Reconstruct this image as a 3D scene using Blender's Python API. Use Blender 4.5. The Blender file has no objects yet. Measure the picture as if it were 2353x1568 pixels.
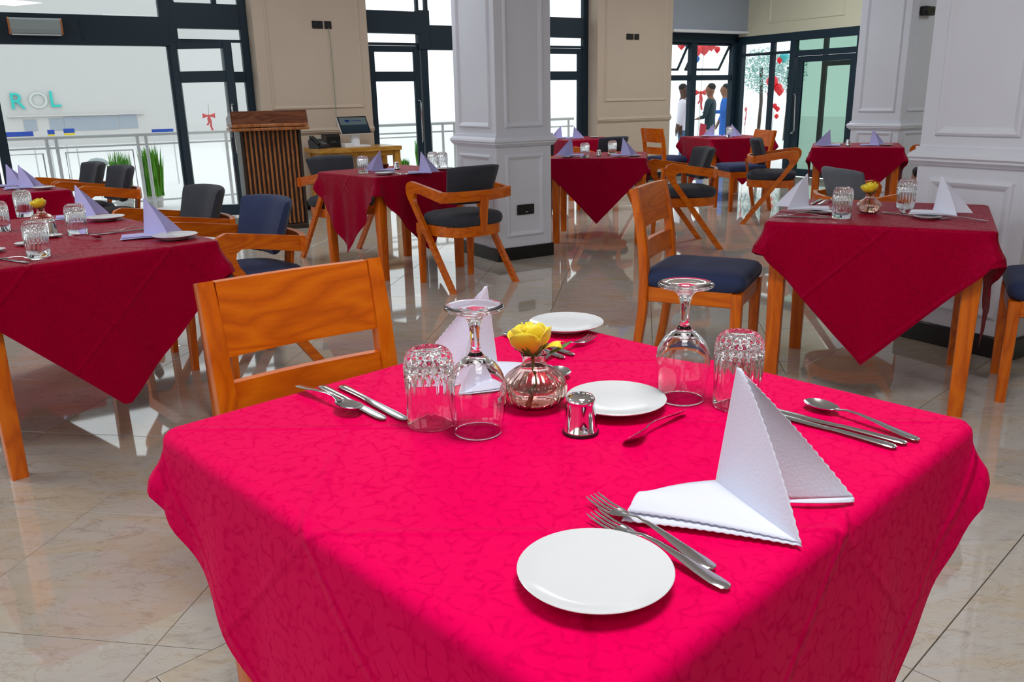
import bpy, bmesh, math, random
from mathutils import Matrix, Vector
from math import sin, cos, pi, radians as R_

random.seed(7)
S = bpy.context.scene
COL = S.collection

# ------------------------------------------------------------------ camera, world, lights, exposure
CAM_H = 1.25
cam_d = bpy.data.cameras.new('camera'); cam = bpy.data.objects.new('camera', cam_d); COL.objects.link(cam)
cam_d.sensor_width = 36.0; cam_d.lens = 1900.0 / 2353.0 * 36.0; cam_d.clip_start = 0.05; cam_d.clip_end = 400
pit, rol = R_(16.3), R_(-1.2)
fw = Vector((0, cos(pit), -sin(pit))); u0 = Vector((0, sin(pit), cos(pit))); r0 = Vector((1, 0, 0))
rt = r0 * cos(rol) + u0 * sin(rol); up = -r0 * sin(rol) + u0 * cos(rol)
cam.matrix_world = Matrix(((rt.x, up.x, -fw.x, 0), (rt.y, up.y, -fw.y, 0), (rt.z, up.z, -fw.z, CAM_H), (0, 0, 0, 1)))
S.camera = cam

BR = R_(31.5)                                    # the building is turned against the view
E1 = Vector((cos(BR), sin(BR), 0)); E2 = Vector((-sin(BR), cos(BR), 0))
def W(a, b, z=0.0): return E1 * a + E2 * b + Vector((0, 0, z))

world = bpy.data.worlds.new('sky'); S.world = world; world.use_nodes = True
bg = world.node_tree.nodes['Background']
bg.inputs[0].default_value = (0.92, 0.97, 1.0, 1); bg.inputs[1].default_value = 1.6

S.view_settings.view_transform = 'Standard'; S.view_settings.look = 'None'
S.view_settings.exposure = 0.0; S.view_settings.gamma = 1.0; S.view_settings.use_curve_mapping = False

def area_light(name, loc, sx, sy, power, color=(1, 1, 1), rot=(0, 0, 0)):
    d = bpy.data.lights.new(name, 'AREA'); d.shape = 'RECTANGLE'; d.size = sx; d.size_y = sy
    d.energy = power; d.color = color
    o = bpy.data.objects.new(name, d); COL.objects.link(o); o.location = loc; o.rotation_euler = rot
    return o
CEIL = 3.3
area_light('ceiling_area_light', (0.35, 0.95, CEIL - 0.05), 0.9, 0.9, 62, (1.0, 1.0, 1.0))
for k, (a, b, p) in enumerate([(-1.5, 4.6, 48), (2.6, 7.4, 34), (6.3, 2.0, 24), (6.4, 7.2, 34), (8.9, 7.6, 38), (8.7, 3.0, 22), (3.2, -1.6, 8), (-0.6, -1.6, 13)]):  # unseen fill lights added to brighten the room, without fixtures
    area_light('ceiling_area_light', W(a, b, CEIL - 0.05), 1.0, 1.0, p, (0.96, 1.0, 1.04), (0, 0, BR))

# ------------------------------------------------------------------ materials
MATS = {}
def nt(name):
    m = bpy.data.materials.new(name); m.use_nodes = True
    n = m.node_tree.nodes; n.clear()
    out = n.new('ShaderNodeOutputMaterial'); MATS[name] = m
    return m, m.node_tree, out
def link(t, a, b): t.links.new(a, b)
def pbsdf(name, col, rough=0.5, metal=0.0, spec=0.5, coat=0.0, sheen=0.0, ior=1.5, coat_rough=0.05):
    m, t, out = nt(name)
    b = t.nodes.new('ShaderNodeBsdfPrincipled')
    b.inputs['Base Color'].default_value = (*col, 1); b.inputs['Roughness'].default_value = rough
    b.inputs['Metallic'].default_value = metal; b.inputs['Specular IOR Level'].default_value = spec
    b.inputs['Coat Weight'].default_value = coat; b.inputs['Coat Roughness'].default_value = coat_rough
    b.inputs['Sheen Weight'].default_value = sheen; b.inputs['IOR'].default_value = ior
    link(t, b.outputs[0], out.inputs[0])
    return m, t, b
def node(t, kind, **kw):
    n = t.nodes.new(kind)
    for k, v in kw.items(): setattr(n, k, v)
    return n
def ramp(t, stops):
    r = t.nodes.new('ShaderNodeValToRGB')
    e = r.color_ramp.elements
    while len(e) < len(stops): e.new(0.5)
    for el, (p, c) in zip(e, stops): el.position = p; el.color = (*c, 1)
    return r
def noise(t, vec, scale, detail=4, rough=0.55, dist=0.0):
    n = t.nodes.new('ShaderNodeTexNoise'); n.inputs['Scale'].default_value = scale
    n.inputs['Detail'].default_value = detail; n.inputs['Roughness'].default_value = rough; n.inputs['Distortion'].default_value = dist
    if vec is not None: link(t, vec, n.inputs['Vector'])
    return n
def bump(t, b, h, strength=0.2, dist=0.01):
    bp = t.nodes.new('ShaderNodeBump'); bp.inputs['Strength'].default_value = strength; bp.inputs['Distance'].default_value = dist
    link(t, h, bp.inputs['Height']); link(t, bp.outputs[0], b.inputs['Normal']); return bp
def mixc(t, fac, a, b, mode='MIX'):
    m = t.nodes.new('ShaderNodeMix'); m.data_type = 'RGBA'; m.blend_type = mode
    if isinstance(fac, (int, float)): m.inputs[0].default_value = fac
    else: link(t, fac, m.inputs[0])
    for s, x in ((6, a), (7, b)):
        if isinstance(x, tuple): m.inputs[s].default_value = (*x, 1)
        else: link(t, x, m.inputs[s])
    return m.outputs[2]
def fine_noise(m, t, b, scale, strength, dist=0.002):
    tc = t.nodes.new('ShaderNodeTexCoord'); n = noise(t, tc.outputs['Object'], scale, 3); bump(t, b, n.outputs[0], strength, dist)

def wood(name, light, mid, dark, axis, rough=0.32):
    m, t, b = pbsdf(name, mid, rough, spec=0.3, coat=0.12, coat_rough=0.12)
    tc = node(t, 'ShaderNodeTexCoord'); oi = node(t, 'ShaderNodeObjectInfo')
    mp = node(t, 'ShaderNodeMapping'); sc = [9.0, 9.0, 9.0]; sc['xyz'.index(axis)] = 1.6
    mp.inputs['Scale'].default_value = sc
    ad = node(t, 'ShaderNodeVectorMath', operation='ADD'); cm = node(t, 'ShaderNodeVectorMath', operation='SCALE')
    cm.inputs[0].default_value = (7.3, 3.1, 5.7); link(t, oi.outputs['Random'], cm.inputs['Scale'])
    link(t, tc.outputs['Object'], ad.inputs[0]); link(t, cm.outputs[0], ad.inputs[1]); link(t, ad.outputs[0], mp.inputs['Vector'])
    wv = node(t, 'ShaderNodeTexNoise'); wv.inputs['Scale'].default_value = 0.9; wv.inputs['Detail'].default_value = 2; wv.inputs['Distortion'].default_value = 0.6
    link(t, mp.outputs[0], wv.inputs['Vector'])
    mul = node(t, 'ShaderNodeMath', operation='MULTIPLY'); mul.inputs[1].default_value = 16; link(t, wv.outputs[0], mul.inputs[0])
    fr = node(t, 'ShaderNodeMath', operation='PINGPONG'); fr.inputs[1].default_value = 1.0; link(t, mul.outputs[0], fr.inputs[0])
    fn = noise(t, mp.outputs[0], 14, 5, 0.7)
    mx = node(t, 'ShaderNodeMath', operation='MULTIPLY_ADD'); link(t, fn.outputs[0], mx.inputs[0]); mx.inputs[1].default_value = 0.55
    hf = node(t, 'ShaderNodeMath', operation='MULTIPLY'); hf.inputs[1].default_value = 0.45; link(t, fr.outputs[0], hf.inputs[0]); link(t, hf.outputs[0], mx.inputs[2])
    r = ramp(t, [(0.15, dark), (0.45, mid), (0.85, light)]); link(t, mx.outputs[0], r.inputs[0])
    link(t, r.outputs[0], b.inputs['Base Color']); bump(t, b, mx.outputs[0], 0.06, 0.002)
    return m
OR = dict(light=(0.72, 0.170, 0.002), mid=(0.61, 0.116, 0.001), dark=(0.44, 0.072, 0.001))
for ax in 'xyz': wood('wood_' + ax, OR['light'], OR['mid'], OR['dark'], ax)
wood('yellow_wood_x', (0.62, 0.33, 0.07), (0.50, 0.24, 0.035), (0.34, 0.14, 0.02), 'x')
wood('yellow_wood_z', (0.62, 0.33, 0.07), (0.50, 0.24, 0.035), (0.34, 0.14, 0.02), 'z')
wood('walnut_x', (0.16, 0.055, 0.025), (0.105, 0.032, 0.014), (0.05, 0.014, 0.008), 'x', 0.2)
wood('slat_wood_z', (0.42, 0.17, 0.06), (0.32, 0.11, 0.035), (0.18, 0.06, 0.02), 'z')
pbsdf('dark_wood', (0.03, 0.016, 0.010), 0.4)

def fabric(name, col, light):
    m, t, b = pbsdf(name, col, 0.9, spec=0.1, sheen=0.12)
    tc = node(t, 'ShaderNodeTexCoord'); n = noise(t, tc.outputs['Object'], 9, 3); f = noise(t, tc.outputs['Object'], 420, 2)
    c = mixc(t, n.outputs[0], col, light); link(t, c, b.inputs['Base Color']); bump(t, b, f.outputs[0], 0.25, 0.001)
    b.inputs['Sheen Roughness'].default_value = 0.4
    return m
fabric('navy_fabric', (0.022, 0.032, 0.085), (0.042, 0.056, 0.125))
fabric('light_grey_fabric', (0.10, 0.115, 0.14), (0.17, 0.185, 0.215))
fabric('charcoal_fabric', (0.030, 0.034, 0.046), (0.058, 0.062, 0.076))

def cloth_mat(name, base, dark, edge_pink, rough, spec):
    """red damask: scrolled petals woven in, pressed fold lines; UV are metres on the flat cloth"""
    m, t, b = pbsdf(name, base, rough, spec=spec, sheen=0.0)
    b.inputs['Specular Tint'].default_value = (1.0, 0.04, 0.22, 1)
    b.inputs['Sheen Tint'].default_value = (*edge_pink, 1); b.inputs['Sheen Roughness'].default_value = 0.35
    uv = node(t, 'ShaderNodeUVMap')
    nz = noise(t, uv.outputs[0], 26, 2, 0.5)
    ad = node(t, 'ShaderNodeVectorMath', operation='MULTIPLY_ADD'); ad.inputs[1].default_value = (0.022, 0.022, 0); link(t, nz.outputs['Color'], ad.inputs[0]); link(t, uv.outputs[0], ad.inputs[2])
    v = node(t, 'ShaderNodeTexVoronoi', feature='DISTANCE_TO_EDGE'); v.inputs['Scale'].default_value = 40; link(t, ad.outputs[0], v.inputs['Vector'])
    r1 = ramp(t, [(0.0, (1, 1, 1)), (0.05, (0.8, 0.8, 0.8)), (0.11, (0, 0, 0))]); link(t, v.outputs[0], r1.inputs[0])
    n2 = noise(t, uv.outputs[0], 60, 3, 0.6); r2 = ramp(t, [(0.42, (0, 0, 0)), (0.58, (1, 1, 1))]); link(t, n2.outputs[0], r2.inputs[0])
    mask = node(t, 'ShaderNodeMath', operation='MULTIPLY'); link(t, r1.outputs[0], mask.inputs[0]); link(t, r2.outputs[0], mask.inputs[1])
    c = mixc(t, mask.outputs[0], base, dark)
    fine = noise(t, uv.outputs[0], 900, 2); c2 = mixc(t, 0.25, c, fine.outputs[0], 'OVERLAY')
    link(t, c2, b.inputs['Base Color'])
    rr = node(t, 'ShaderNodeMapRange'); rr.inputs[3].default_value = rough; rr.inputs[4].default_value = rough + 0.22; link(t, mask.outputs[0], rr.inputs[0]); link(t, rr.outputs[0], b.inputs['Roughness'])
    # pressed creases along the cloth's own thirds (the cloth lies at 45 degrees on the table)
    sp = node(t, 'ShaderNodeSeparateXYZ'); link(t, uv.outputs[0], sp.inputs[0])
    hs = []
    for op in ('ADD', 'SUBTRACT'):
        a = node(t, 'ShaderNodeMath', operation=op); link(t, sp.outputs[0], a.inputs[0]); link(t, sp.outputs[1], a.inputs[1])
        w = node(t, 'ShaderNodeMath', operation='PINGPONG'); w.inputs[1].default_value = 0.24; link(t, a.outputs[0], w.inputs[0])
        rg = node(t, 'ShaderNodeMapRange'); rg.interpolation_type = 'SMOOTHSTEP'; rg.inputs[1].default_value = 0.0; rg.inputs[2].default_value = 0.018; rg.inputs[3].default_value = 1; rg.inputs[4].default_value = 0
        link(t, w.outputs[0], rg.inputs[0]); hs.append(rg)
    su = node(t, 'ShaderNodeMath', operation='ADD'); link(t, hs[0].outputs[0], su.inputs[0]); link(t, hs[1].outputs[0], su.inputs[1])
    b1 = node(t, 'ShaderNodeBump'); b1.inputs['Strength'].default_value = 0.7; b1.inputs['Distance'].default_value = 0.004; link(t, su.outputs[0], b1.inputs['Height'])
    b2 = node(t, 'ShaderNodeBump'); b2.inputs['Strength'].default_value = 0.22; b2.inputs['Distance'].default_value = 0.0015; link(t, mask.outputs[0], b2.inputs['Height']); link(t, b1.outputs[0], b2.inputs['Normal'])
    link(t, b2.outputs[0], b.inputs['Normal'])
    return m
cloth_mat('red_damask', (0.74, 0.0, 0.085), (0.63, 0.0, 0.07), (1.0, 0.10, 0.3), 0.6, 0.06)  # lit copy of the tablecloth red, strong overhead light put into the colour
cloth_mat('shaded_red_cloth', (0.29, 0.0, 0.020), (0.24, 0.0, 0.016), (1.0, 0.2, 0.35), 0.46, 0.34)  # shaded copy of the same red, the dimmer light put into the colour

m, t, b = pbsdf('napkin_cloth', (0.68, 0.71, 0.84), 0.85, spec=0.2, sheen=0.3); fine_noise(m, t, b, 260, 0.35, 0.0015)
m, t, b = pbsdf('skylit_napkin_cloth', (0.47, 0.46, 0.80), 0.85, spec=0.2, sheen=0.3); fine_noise(m, t, b, 260, 0.3, 0.0015)  # same napkin cloth, the blue of the skylight put into its colour
pbsdf('porcelain', (0.64, 0.66, 0.68), 0.16, spec=0.4)
pbsdf('steel', (0.62, 0.63, 0.64), 0.16, 1.0)
pbsdf('chrome', (0.78, 0.78, 0.80), 0.05, 1.0)
pbsdf('black_plastic', (0.008, 0.008, 0.010), 0.35)
pbsdf('white_plastic', (0.80, 0.81, 0.83), 0.35)
pbsdf('skirting_black', (0.006, 0.006, 0.007), 0.25)
pbsdf('frame_paint', (0.011, 0.028, 0.045), 0.45, spec=0.3)
pbsdf('white_steel', (0.62, 0.64, 0.66), 0.35)
pbsdf('grey_plastic', (0.30, 0.36, 0.37), 0.4)
pbsdf('orange_plastic', (0.45, 0.14, 0.03), 0.4)
pbsdf('grout', (0.085, 0.07, 0.055), 0.8)
pbsdf('socket_grey', (0.25, 0.28, 0.24), 0.5)

def paint(name, col, v=0.06):
    m, t, b = pbsdf(name, col, 0.55, spec=0.3)
    tc = node(t, 'ShaderNodeTexCoord'); n = noise(t, tc.outputs['Object'], 2.2, 4)
    c = mixc(t, n.outputs[0], tuple(x * (1 - v) for x in col), tuple(min(1, x * (1 + v)) for x in col)); link(t, c, b.inputs['Base Color'])
    f = noise(t, tc.outputs['Object'], 120, 3); bump(t, b, f.outputs[0], 0.05, 0.002)
paint('wall_tan', (0.58, 0.475, 0.375)); paint('pillar_white', (0.69, 0.72, 0.80)); paint('bulkhead_cream', (0.60, 0.59, 0.45))
paint('lintel_grey', (0.34, 0.38, 0.44)); paint('ceiling_white', (0.8, 0.8, 0.8)); paint('terrace_stone', (0.80, 0.80, 0.79)); paint('pale_render', (0.57, 0.56, 0.55), 0.01)
paint('vestibule_green', (0.20, 0.26, 0.21)); paint('pale_blue_render', (0.34, 0.38, 0.44))

# marble tiles: the vein runs on in the world, each tile shifted by its own random number
m, t, b = pbsdf('marble_tile', (0.5, 0.44, 0.36), 0.035, spec=0.5, ior=2.5)
geo = node(t, 'ShaderNodeNewGeometry'); oi = node(t, 'ShaderNodeObjectInfo')
cm = node(t, 'ShaderNodeVectorMath', operation='SCALE'); cm.inputs[0].default_value = (31, 17, 0); link(t, oi.outputs['Random'], cm.inputs['Scale'])
ad = node(t, 'ShaderNodeVectorMath', operation='ADD'); link(t, geo.outputs['Position'], ad.inputs[0]); link(t, cm.outputs[0], ad.inputs[1])
mp = node(t, 'ShaderNodeMapping'); mp.inputs['Rotation'].default_value = (0, 0, -0.35); mp.inputs['Scale'].default_value = (1.0, 2.6, 1); link(t, ad.outputs[0], mp.inputs[0])
n1 = noise(t, mp.outputs[0], 1.9, 6, 0.62, 0.9); n2 = noise(t, mp.outputs[0], 6.0, 8, 0.72, 1.6); n3 = noise(t, mp.outputs[0], 2.8, 5, 0.6, 2.2)
r1 = ramp(t, [(0.30, (0.45, 0.42, 0.385)), (0.47, (0.50, 0.465, 0.415)), (0.60, (0.50, 0.425, 0.325)), (0.74, (0.54, 0.51, 0.46))]); link(t, n1.outputs[0], r1.inputs[0])
r2 = ramp(t, [(0.32, (0.74, 0.70, 0.66)), (0.45, (1, 1, 1)), (0.70, (1.0, 1.0, 1.0))]); link(t, n2.outputs[0], r2.inputs[0])
c = mixc(t, 1.0, r1.outputs[0], r2.outputs[0], 'MULTIPLY')
vn = node(t, 'ShaderNodeMath', operation='SUBTRACT'); vn.inputs[1].default_value = 0.5; link(t, n3.outputs[0], vn.inputs[0])
va = node(t, 'ShaderNodeMath', operation='ABSOLUTE'); link(t, vn.outputs[0], va.inputs[0])
rv = ramp(t, [(0.0, (0.70, 0.62, 0.54)), (0.006, (0.88, 0.85, 0.81)), (0.016, (1, 1, 1))]); link(t, va.outputs[0], rv.inputs[0])
c = mixc(t, 0.6, c, rv.outputs[0], 'MULTIPLY'); link(t, c, b.inputs['Base Color'])

def glass(name, col, ior=1.46, rough=0.0):
    m, t, out = nt(name); g = node(t, 'ShaderNodeBsdfGlass'); g.inputs['Color'].default_value = (*col, 1)
    g.inputs['IOR'].default_value = ior; g.inputs['Roughness'].default_value = rough; link(t, g.outputs[0], out.inputs[0])
glass('clear_glass', (0.99, 0.995, 1.0)); glass('pink_glass', (1.0, 0.92, 0.89)); glass('vase_water', (1.0, 0.95, 0.92), 1.33)
def window_glass(name, tint, ior=1.45):
    m, t, out = nt(name); tr = node(t, 'ShaderNodeBsdfTransparent'); tr.inputs[0].default_value = (*tint, 1)
    gl = node(t, 'ShaderNodeBsdfGlossy'); gl.inputs['Roughness'].default_value = 0.01; lw = node(t, 'ShaderNodeLayerWeight'); lw.inputs[0].default_value = 0.5
    pw = node(t, 'ShaderNodeMath', operation='POWER'); link(t, lw.outputs['Facing'], pw.inputs[0]); pw.inputs[1].default_value = 5.0
    f0 = ((ior - 1) / (ior + 1)) ** 2; f = node(t, 'ShaderNodeMath', operation='MULTIPLY_ADD'); link(t, pw.outputs[0], f.inputs[0]); f.inputs[1].default_value = 1 - f0; f.inputs[2].default_value = f0
    mx = node(t, 'ShaderNodeMixShader'); link(t, f.outputs[0], mx.inputs[0]); link(t, tr.outputs[0], mx.inputs[1]); link(t, gl.outputs[0], mx.inputs[2]); link(t, mx.outputs[0], out.inputs[0])
window_glass('window_pane', (0.93, 0.95, 0.95)); window_glass('green_pane', (0.50, 0.63, 0.57), 1.6)

m, t, b = pbsdf('rose_petal', (0.85, 0.62, 0.01), 0.5, sheen=0.2)
tc = node(t, 'ShaderNodeTexCoord'); sp = node(t, 'ShaderNodeSeparateXYZ'); link(t, tc.outputs['Generated'], sp.inputs[0])
r = ramp(t, [(0.0, (0.80, 0.26, 0.0)), (0.45, (0.88, 0.56, 0.0)), (1.0, (0.88, 0.74, 0.03))]); link(t, sp.outputs[2], r.inputs[0]); link(t, r.outputs[0], b.inputs['Base Color'])
pbsdf('leaf_green', (0.10, 0.19, 0.02), 0.45); pbsdf('stem_green', (0.16, 0.2, 0.03), 0.5)
m, t, b = pbsdf('foliage_green', (0.07, 0.36, 0.02), 0.5); oi = node(t, 'ShaderNodeTexCoord'); n = noise(t, oi.outputs['Object'], 14, 2)
link(t, mixc(t, n.outputs[0], (0.02, 0.22, 0.01), (0.16, 0.55, 0.03)), b.inputs['Base Color'])
pbsdf('teal_foliage', (0.30, 0.52, 0.48), 0.6)
pbsdf('red_satin', (0.80, 0.010, 0.012), 0.35, sheen=0.4); pbsdf('red_balloon', (0.80, 0.008, 0.018), 0.2); pbsdf('blue_balloon', (0.02, 0.16, 0.5), 0.2); pbsdf('teal_balloon', (0.05, 0.5, 0.52), 0.2)
pbsdf('cyan_sign', (0.01, 0.55, 0.50), 0.5); pbsdf('pale_sign', (0.55, 0.60, 0.58), 0.5)
pbsdf('blue_print', (0.01, 0.07, 0.42), 0.5); pbsdf('yellow_print', (0.75, 0.60, 0.04), 0.5); pbsdf('teal_print', (0.02, 0.42, 0.42), 0.4)
pbsdf('skin_dark', (0.10, 0.045, 0.028), 0.5); pbsdf('skin_brown', (0.26, 0.11, 0.06), 0.5); pbsdf('hair_black', (0.01, 0.008, 0.008), 0.7)
pbsdf('white_shirt', (0.80, 0.78, 0.88), 0.8); pbsdf('blue_cloth', (0.010, 0.12, 0.52), 0.8); pbsdf('navy_cloth', (0.012, 0.04, 0.055), 0.8); pbsdf('jeans', (0.07, 0.16, 0.28), 0.8); pbsdf('red_cloth_plain', (0.55, 0.03, 0.06), 0.7); pbsdf('beige_cloth', (0.5, 0.42, 0.33), 0.8)
m, t, out = nt('screen_glow'); e = node(t, 'ShaderNodeEmission'); link(t, e.outputs[0], out.inputs[0]); e.inputs[1].default_value = 0.16
tc = node(t, 'ShaderNodeTexCoord'); sp = node(t, 'ShaderNodeSeparateXYZ'); link(t, tc.outputs['Generated'], sp.inputs[0])
r = ramp(t, [(0.0, (0.08, 0.13, 0.20)), (0.49, (0.12, 0.18, 0.24)), (0.52, (0.42, 0.60, 0.62)), (1.0, (0.50, 0.60, 0.62))]); link(t, sp.outputs[2], r.inputs[0]); link(t, r.outputs[0], e.inputs[0])
m, t, out = nt('screen_print'); e = node(t, 'ShaderNodeEmission'); link(t, e.outputs[0], out.inputs[0]); e.inputs[0].default_value = (0.03, 0.06, 0.3, 1); e.inputs[1].default_value = 0.3

# ------------------------------------------------------------------ geometry helpers
class G:
    def __init__(s): s.v = []; s.f = []; s.uv = {}
    def add(s, vs, fs):
        o = len(s.v); s.v += [tuple(p) for p in vs]; s.f += [tuple(i + o for i in f) for f in fs]; return o
    def box(s, x0, x1, y0, y1, z0, z1, c=0.0, M=None):
        """box with chamfered edges"""
        vs, fs = [], []
        if c <= 0:
            vs = [(x, y, z) for x in (x0, x1) for y in (y0, y1) for z in (z0, z1)]
            fs = [(0, 1, 3, 2), (4, 6, 7, 5), (0, 4, 5, 1), (2, 3, 7, 6), (0, 2, 6, 4), (1, 5, 7, 3)]
        else:
            lo, hi = (x0, y0, z0), (x1, y1, z1); idx = {}
            c = min(c, (x1 - x0) / 2.2, (y1 - y0) / 2.2, (z1 - z0) / 2.2)
            for sx in (0, 1):
                for sy in (0, 1):
                    for sz in (0, 1):
                        sg = (sx, sy, sz)
                        for ax in range(3):
                            p = [(hi[k] if sg[k] else lo[k]) for k in range(3)]
                            for k in range(3):
                                if k != ax: p[k] += -c if sg[k] else c
                            idx[sg, ax] = len(vs); vs.append(tuple(p))
            def q(a, bb, cc, d, n):
                pa, pb, pc = Vector(vs[a]), Vector(vs[bb]), Vector(vs[cc])
                return (a, bb, cc, d) if (pb - pa).cross(pc - pa).dot(Vector(n)) > 0 else (d, cc, bb, a)
            for ax in range(3):
                o1, o2 = [k for k in range(3) if k != ax]
                for sd in (0, 1):
                    n = [0, 0, 0]; n[ax] = 1 if sd else -1
                    def cr(i, j):
                        k = [0, 0, 0]; k[ax] = sd; k[o1] = i; k[o2] = j; return idx[tuple(k), ax]
                    fs.append(q(cr(0, 0), cr(1, 0), cr(1, 1), cr(0, 1), n))
                for i in (0, 1):
                    for j in (0, 1):
                        k0 = [0, 0, 0]; k1 = [0, 0, 0]; k0[ax] = 0; k1[ax] = 1; k0[o1] = k1[o1] = i; k0[o2] = k1[o2] = j
                        n = [0, 0, 0]; n[o1] = 1 if i else -1; n[o2] = 1 if j else -1
                        fs.append(q(idx[tuple(k0), o1], idx[tuple(k1), o1], idx[tuple(k1), o2], idx[tuple(k0), o2], n))
            for sg in [(a, bb, cc) for a in (0, 1) for bb in (0, 1) for cc in (0, 1)]:
                tr = (idx[sg, 0], idx[sg, 1], idx[sg, 2]); n = Vector([1 if k else -1 for k in sg])
                pa, pb, pc = (Vector(vs[i]) for i in tr)
                fs.append(tr if (pb - pa).cross(pc - pa).dot(n) > 0 else tr[::-1])
        if M is not None: vs = [tuple(M @ Vector(p)) for p in vs]
        s.add(vs, fs); return s
    def loft(s, secs, caps=True, closed=True, loop=False):
        n = len(secs[0]); vs = [p for q in secs for p in q]; fs = []
        m_ = len(secs)
        for i in range(m_ if loop else m_ - 1):
            for j in range(n if closed else n - 1):
                a = i * n + j; b_ = i * n + (j + 1) % n; i2 = ((i + 1) % m_) * n
                fs.append((a, b_, i2 + (j + 1) % n, i2 + j))
        if caps and closed and not loop:
            fs.append(tuple(range(n - 1, -1, -1))); fs.append(tuple((m_ - 1) * n + j for j in range(n)))
        s.add(vs, fs); return s
    def lathe(s, prof, n=48, mod=None, cx=0, cy=0):
        """profile of (r, z); r = 0 ends close the shape"""
        vs, fs, rings = [], [], []
        for r, z in prof:
            if r <= 1e-6: rings.append([len(vs)]); vs.append((cx, cy, z))
            else:
                ring = []
                for k in range(n):
                    a = 2 * pi * k / n; rr = mod(r, z, a) if mod else r
                    ring.append(len(vs)); vs.append((cx + rr * cos(a), cy + rr * sin(a), z))
                rings.append(ring)
        for A, B in zip(rings, rings[1:]):
            for k in range(n):
                k2 = (k + 1) % n
                if len(A) == 1 and len(B) == 1: continue
                if len(A) == 1: fs.append((A[0], B[k2], B[k]))
                elif len(B) == 1: fs.append((A[k], A[k2], B[0]))
                else: fs.append((A[k], A[k2], B[k2], B[k]))
        s.add(vs, fs); return s
    def sweep(s, path, w, h, r=0.004, up=(0, 0, 1), n=3, taper=None):
        """rounded-rectangle section, w sideways and h along the up vector"""
        P = [Vector(p) for p in path]; U = Vector(up); secs = []
        for i, p in enumerate(P):
            tn = (P[min(i + 1, len(P) - 1)] - P[max(i - 1, 0)]).normalized()
            sd = tn.cross(U).normalized(); u = sd.cross(tn).normalized()
            k = taper[i] if taper else 1.0
            secs.append([p + sd * a * k + u * b_ * k for a, b_ in rrect(w, h, r, n)])
        s.loft(secs); return s
    def tube(s, path, r, n=8, taper=None):
        P = [Vector(p) for p in path]; secs = []; ref = Vector((0.31, 0.17, 0.93))
        for i, p in enumerate(P):
            tn = (P[min(i + 1, len(P) - 1)] - P[max(i - 1, 0)]).normalized()
            if abs(tn.dot(ref)) > 0.97: ref = Vector((1, 0.2, 0))
            sd = tn.cross(ref).normalized(); u = sd.cross(tn).normalized(); k = taper[i] if taper else 1.0
            secs.append([p + sd * (r * k * cos(2 * pi * j / n)) + u * (r * k * sin(2 * pi * j / n)) for j in range(n)])
        s.loft(secs); return s
    def prism(s, pts, a0, a1, axis='x'):
        """outline extruded along an axis; outline in the other two axes"""
        def P(a, p): return {'x': (a, p[0], p[1]), 'y': (p[0], a, p[1]), 'z': (p[0], p[1], a)}[axis]
        n = len(pts); vs = [P(a0, p) for p in pts] + [P(a1, p) for p in pts]
        fs = [(i, (i + 1) % n, n + (i + 1) % n, n + i) for i in range(n)] + [tuple(range(n - 1, -1, -1)), tuple(range(n, 2 * n))]
        s.add(vs, fs); return s
    def sphere(s, c, r, n=12, m_=8, sc=(1, 1, 1)):
        prof = [(r * sin(pi * i / m_), -r * cos(pi * i / m_)) for i in range(m_ + 1)]; prof[0] = (0, -r); prof[-1] = (0, r)
        g = G().lathe(prof, n); s.add([(c[0] + p[0] * sc[0], c[1] + p[1] * sc[1], c[2] + p[2] * sc[2]) for p in g.v], g.f); return s
def rrect(w, h, r, n=3):
    r = min(r, w / 2.01, h / 2.01); out = []
    for cx, cy, a0 in ((w / 2 - r, h / 2 - r, 0), (-w / 2 + r, h / 2 - r, pi / 2), (-w / 2 + r, -h / 2 + r, pi), (w / 2 - r, -h / 2 + r, 1.5 * pi)):
        for k in range(n): a = a0 + pi / 2 * k / (n - 1); out.append((cx + r * cos(a), cy + r * sin(a)))
    return out

def mesh(name, g, mat, smooth=40, uvs=None):
    me = bpy.data.meshes.new(name); me.from_pydata(g.v, [], g.f)
    bm = bmesh.new(); bm.from_mesh(me); bmesh.ops.recalc_face_normals(bm, faces=bm.faces); bm.to_mesh(me); bm.free()
    if uvs:
        L = me.uv_layers.new(name='UVMap')
        for lp in me.loops: L.data[lp.index].uv = uvs[lp.vertex_index]
    if smooth:
        me.polygons.foreach_set('use_smooth', [True] * len(me.polygons))
        me.set_sharp_from_angle(angle=R_(smooth))
    me.materials.append(MATS[mat]); me.update()
    return me
def obj(name, g, mat, parent=None, loc=None, rotz=None, smooth=40, uvs=None):
    me = g if isinstance(g, bpy.types.Mesh) else mesh(name, g, mat, smooth, uvs)
    o = bpy.data.objects.new(name, me); COL.objects.link(o)
    if parent: o.parent = parent
    if loc is not None: o.location = loc
    if rotz is not None: o.rotation_euler = (0, 0, rotz)
    return o
def tag(o, label, cat, group=None):
    o['label'] = label; o['category'] = cat
    if group: o['group'] = group
    return o
def thing(name, label, cat, loc=(0, 0, 0), rotz=0, group=None):
    o = bpy.data.objects.new(name, None); COL.objects.link(o); o.location = loc; o.rotation_euler = (0, 0, rotz); o.empty_display_size = 0.05
    return tag(o, label, cat, group)
def struct(name, g=None, mat=None, building=True, smooth=40):
    if g is None: o = bpy.data.objects.new(name, None); COL.objects.link(o)
    else: o = obj(name, g, mat, smooth=smooth)
    if building: o.rotation_euler = (0, 0, BR)
    o['kind'] = 'structure'; return o
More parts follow.
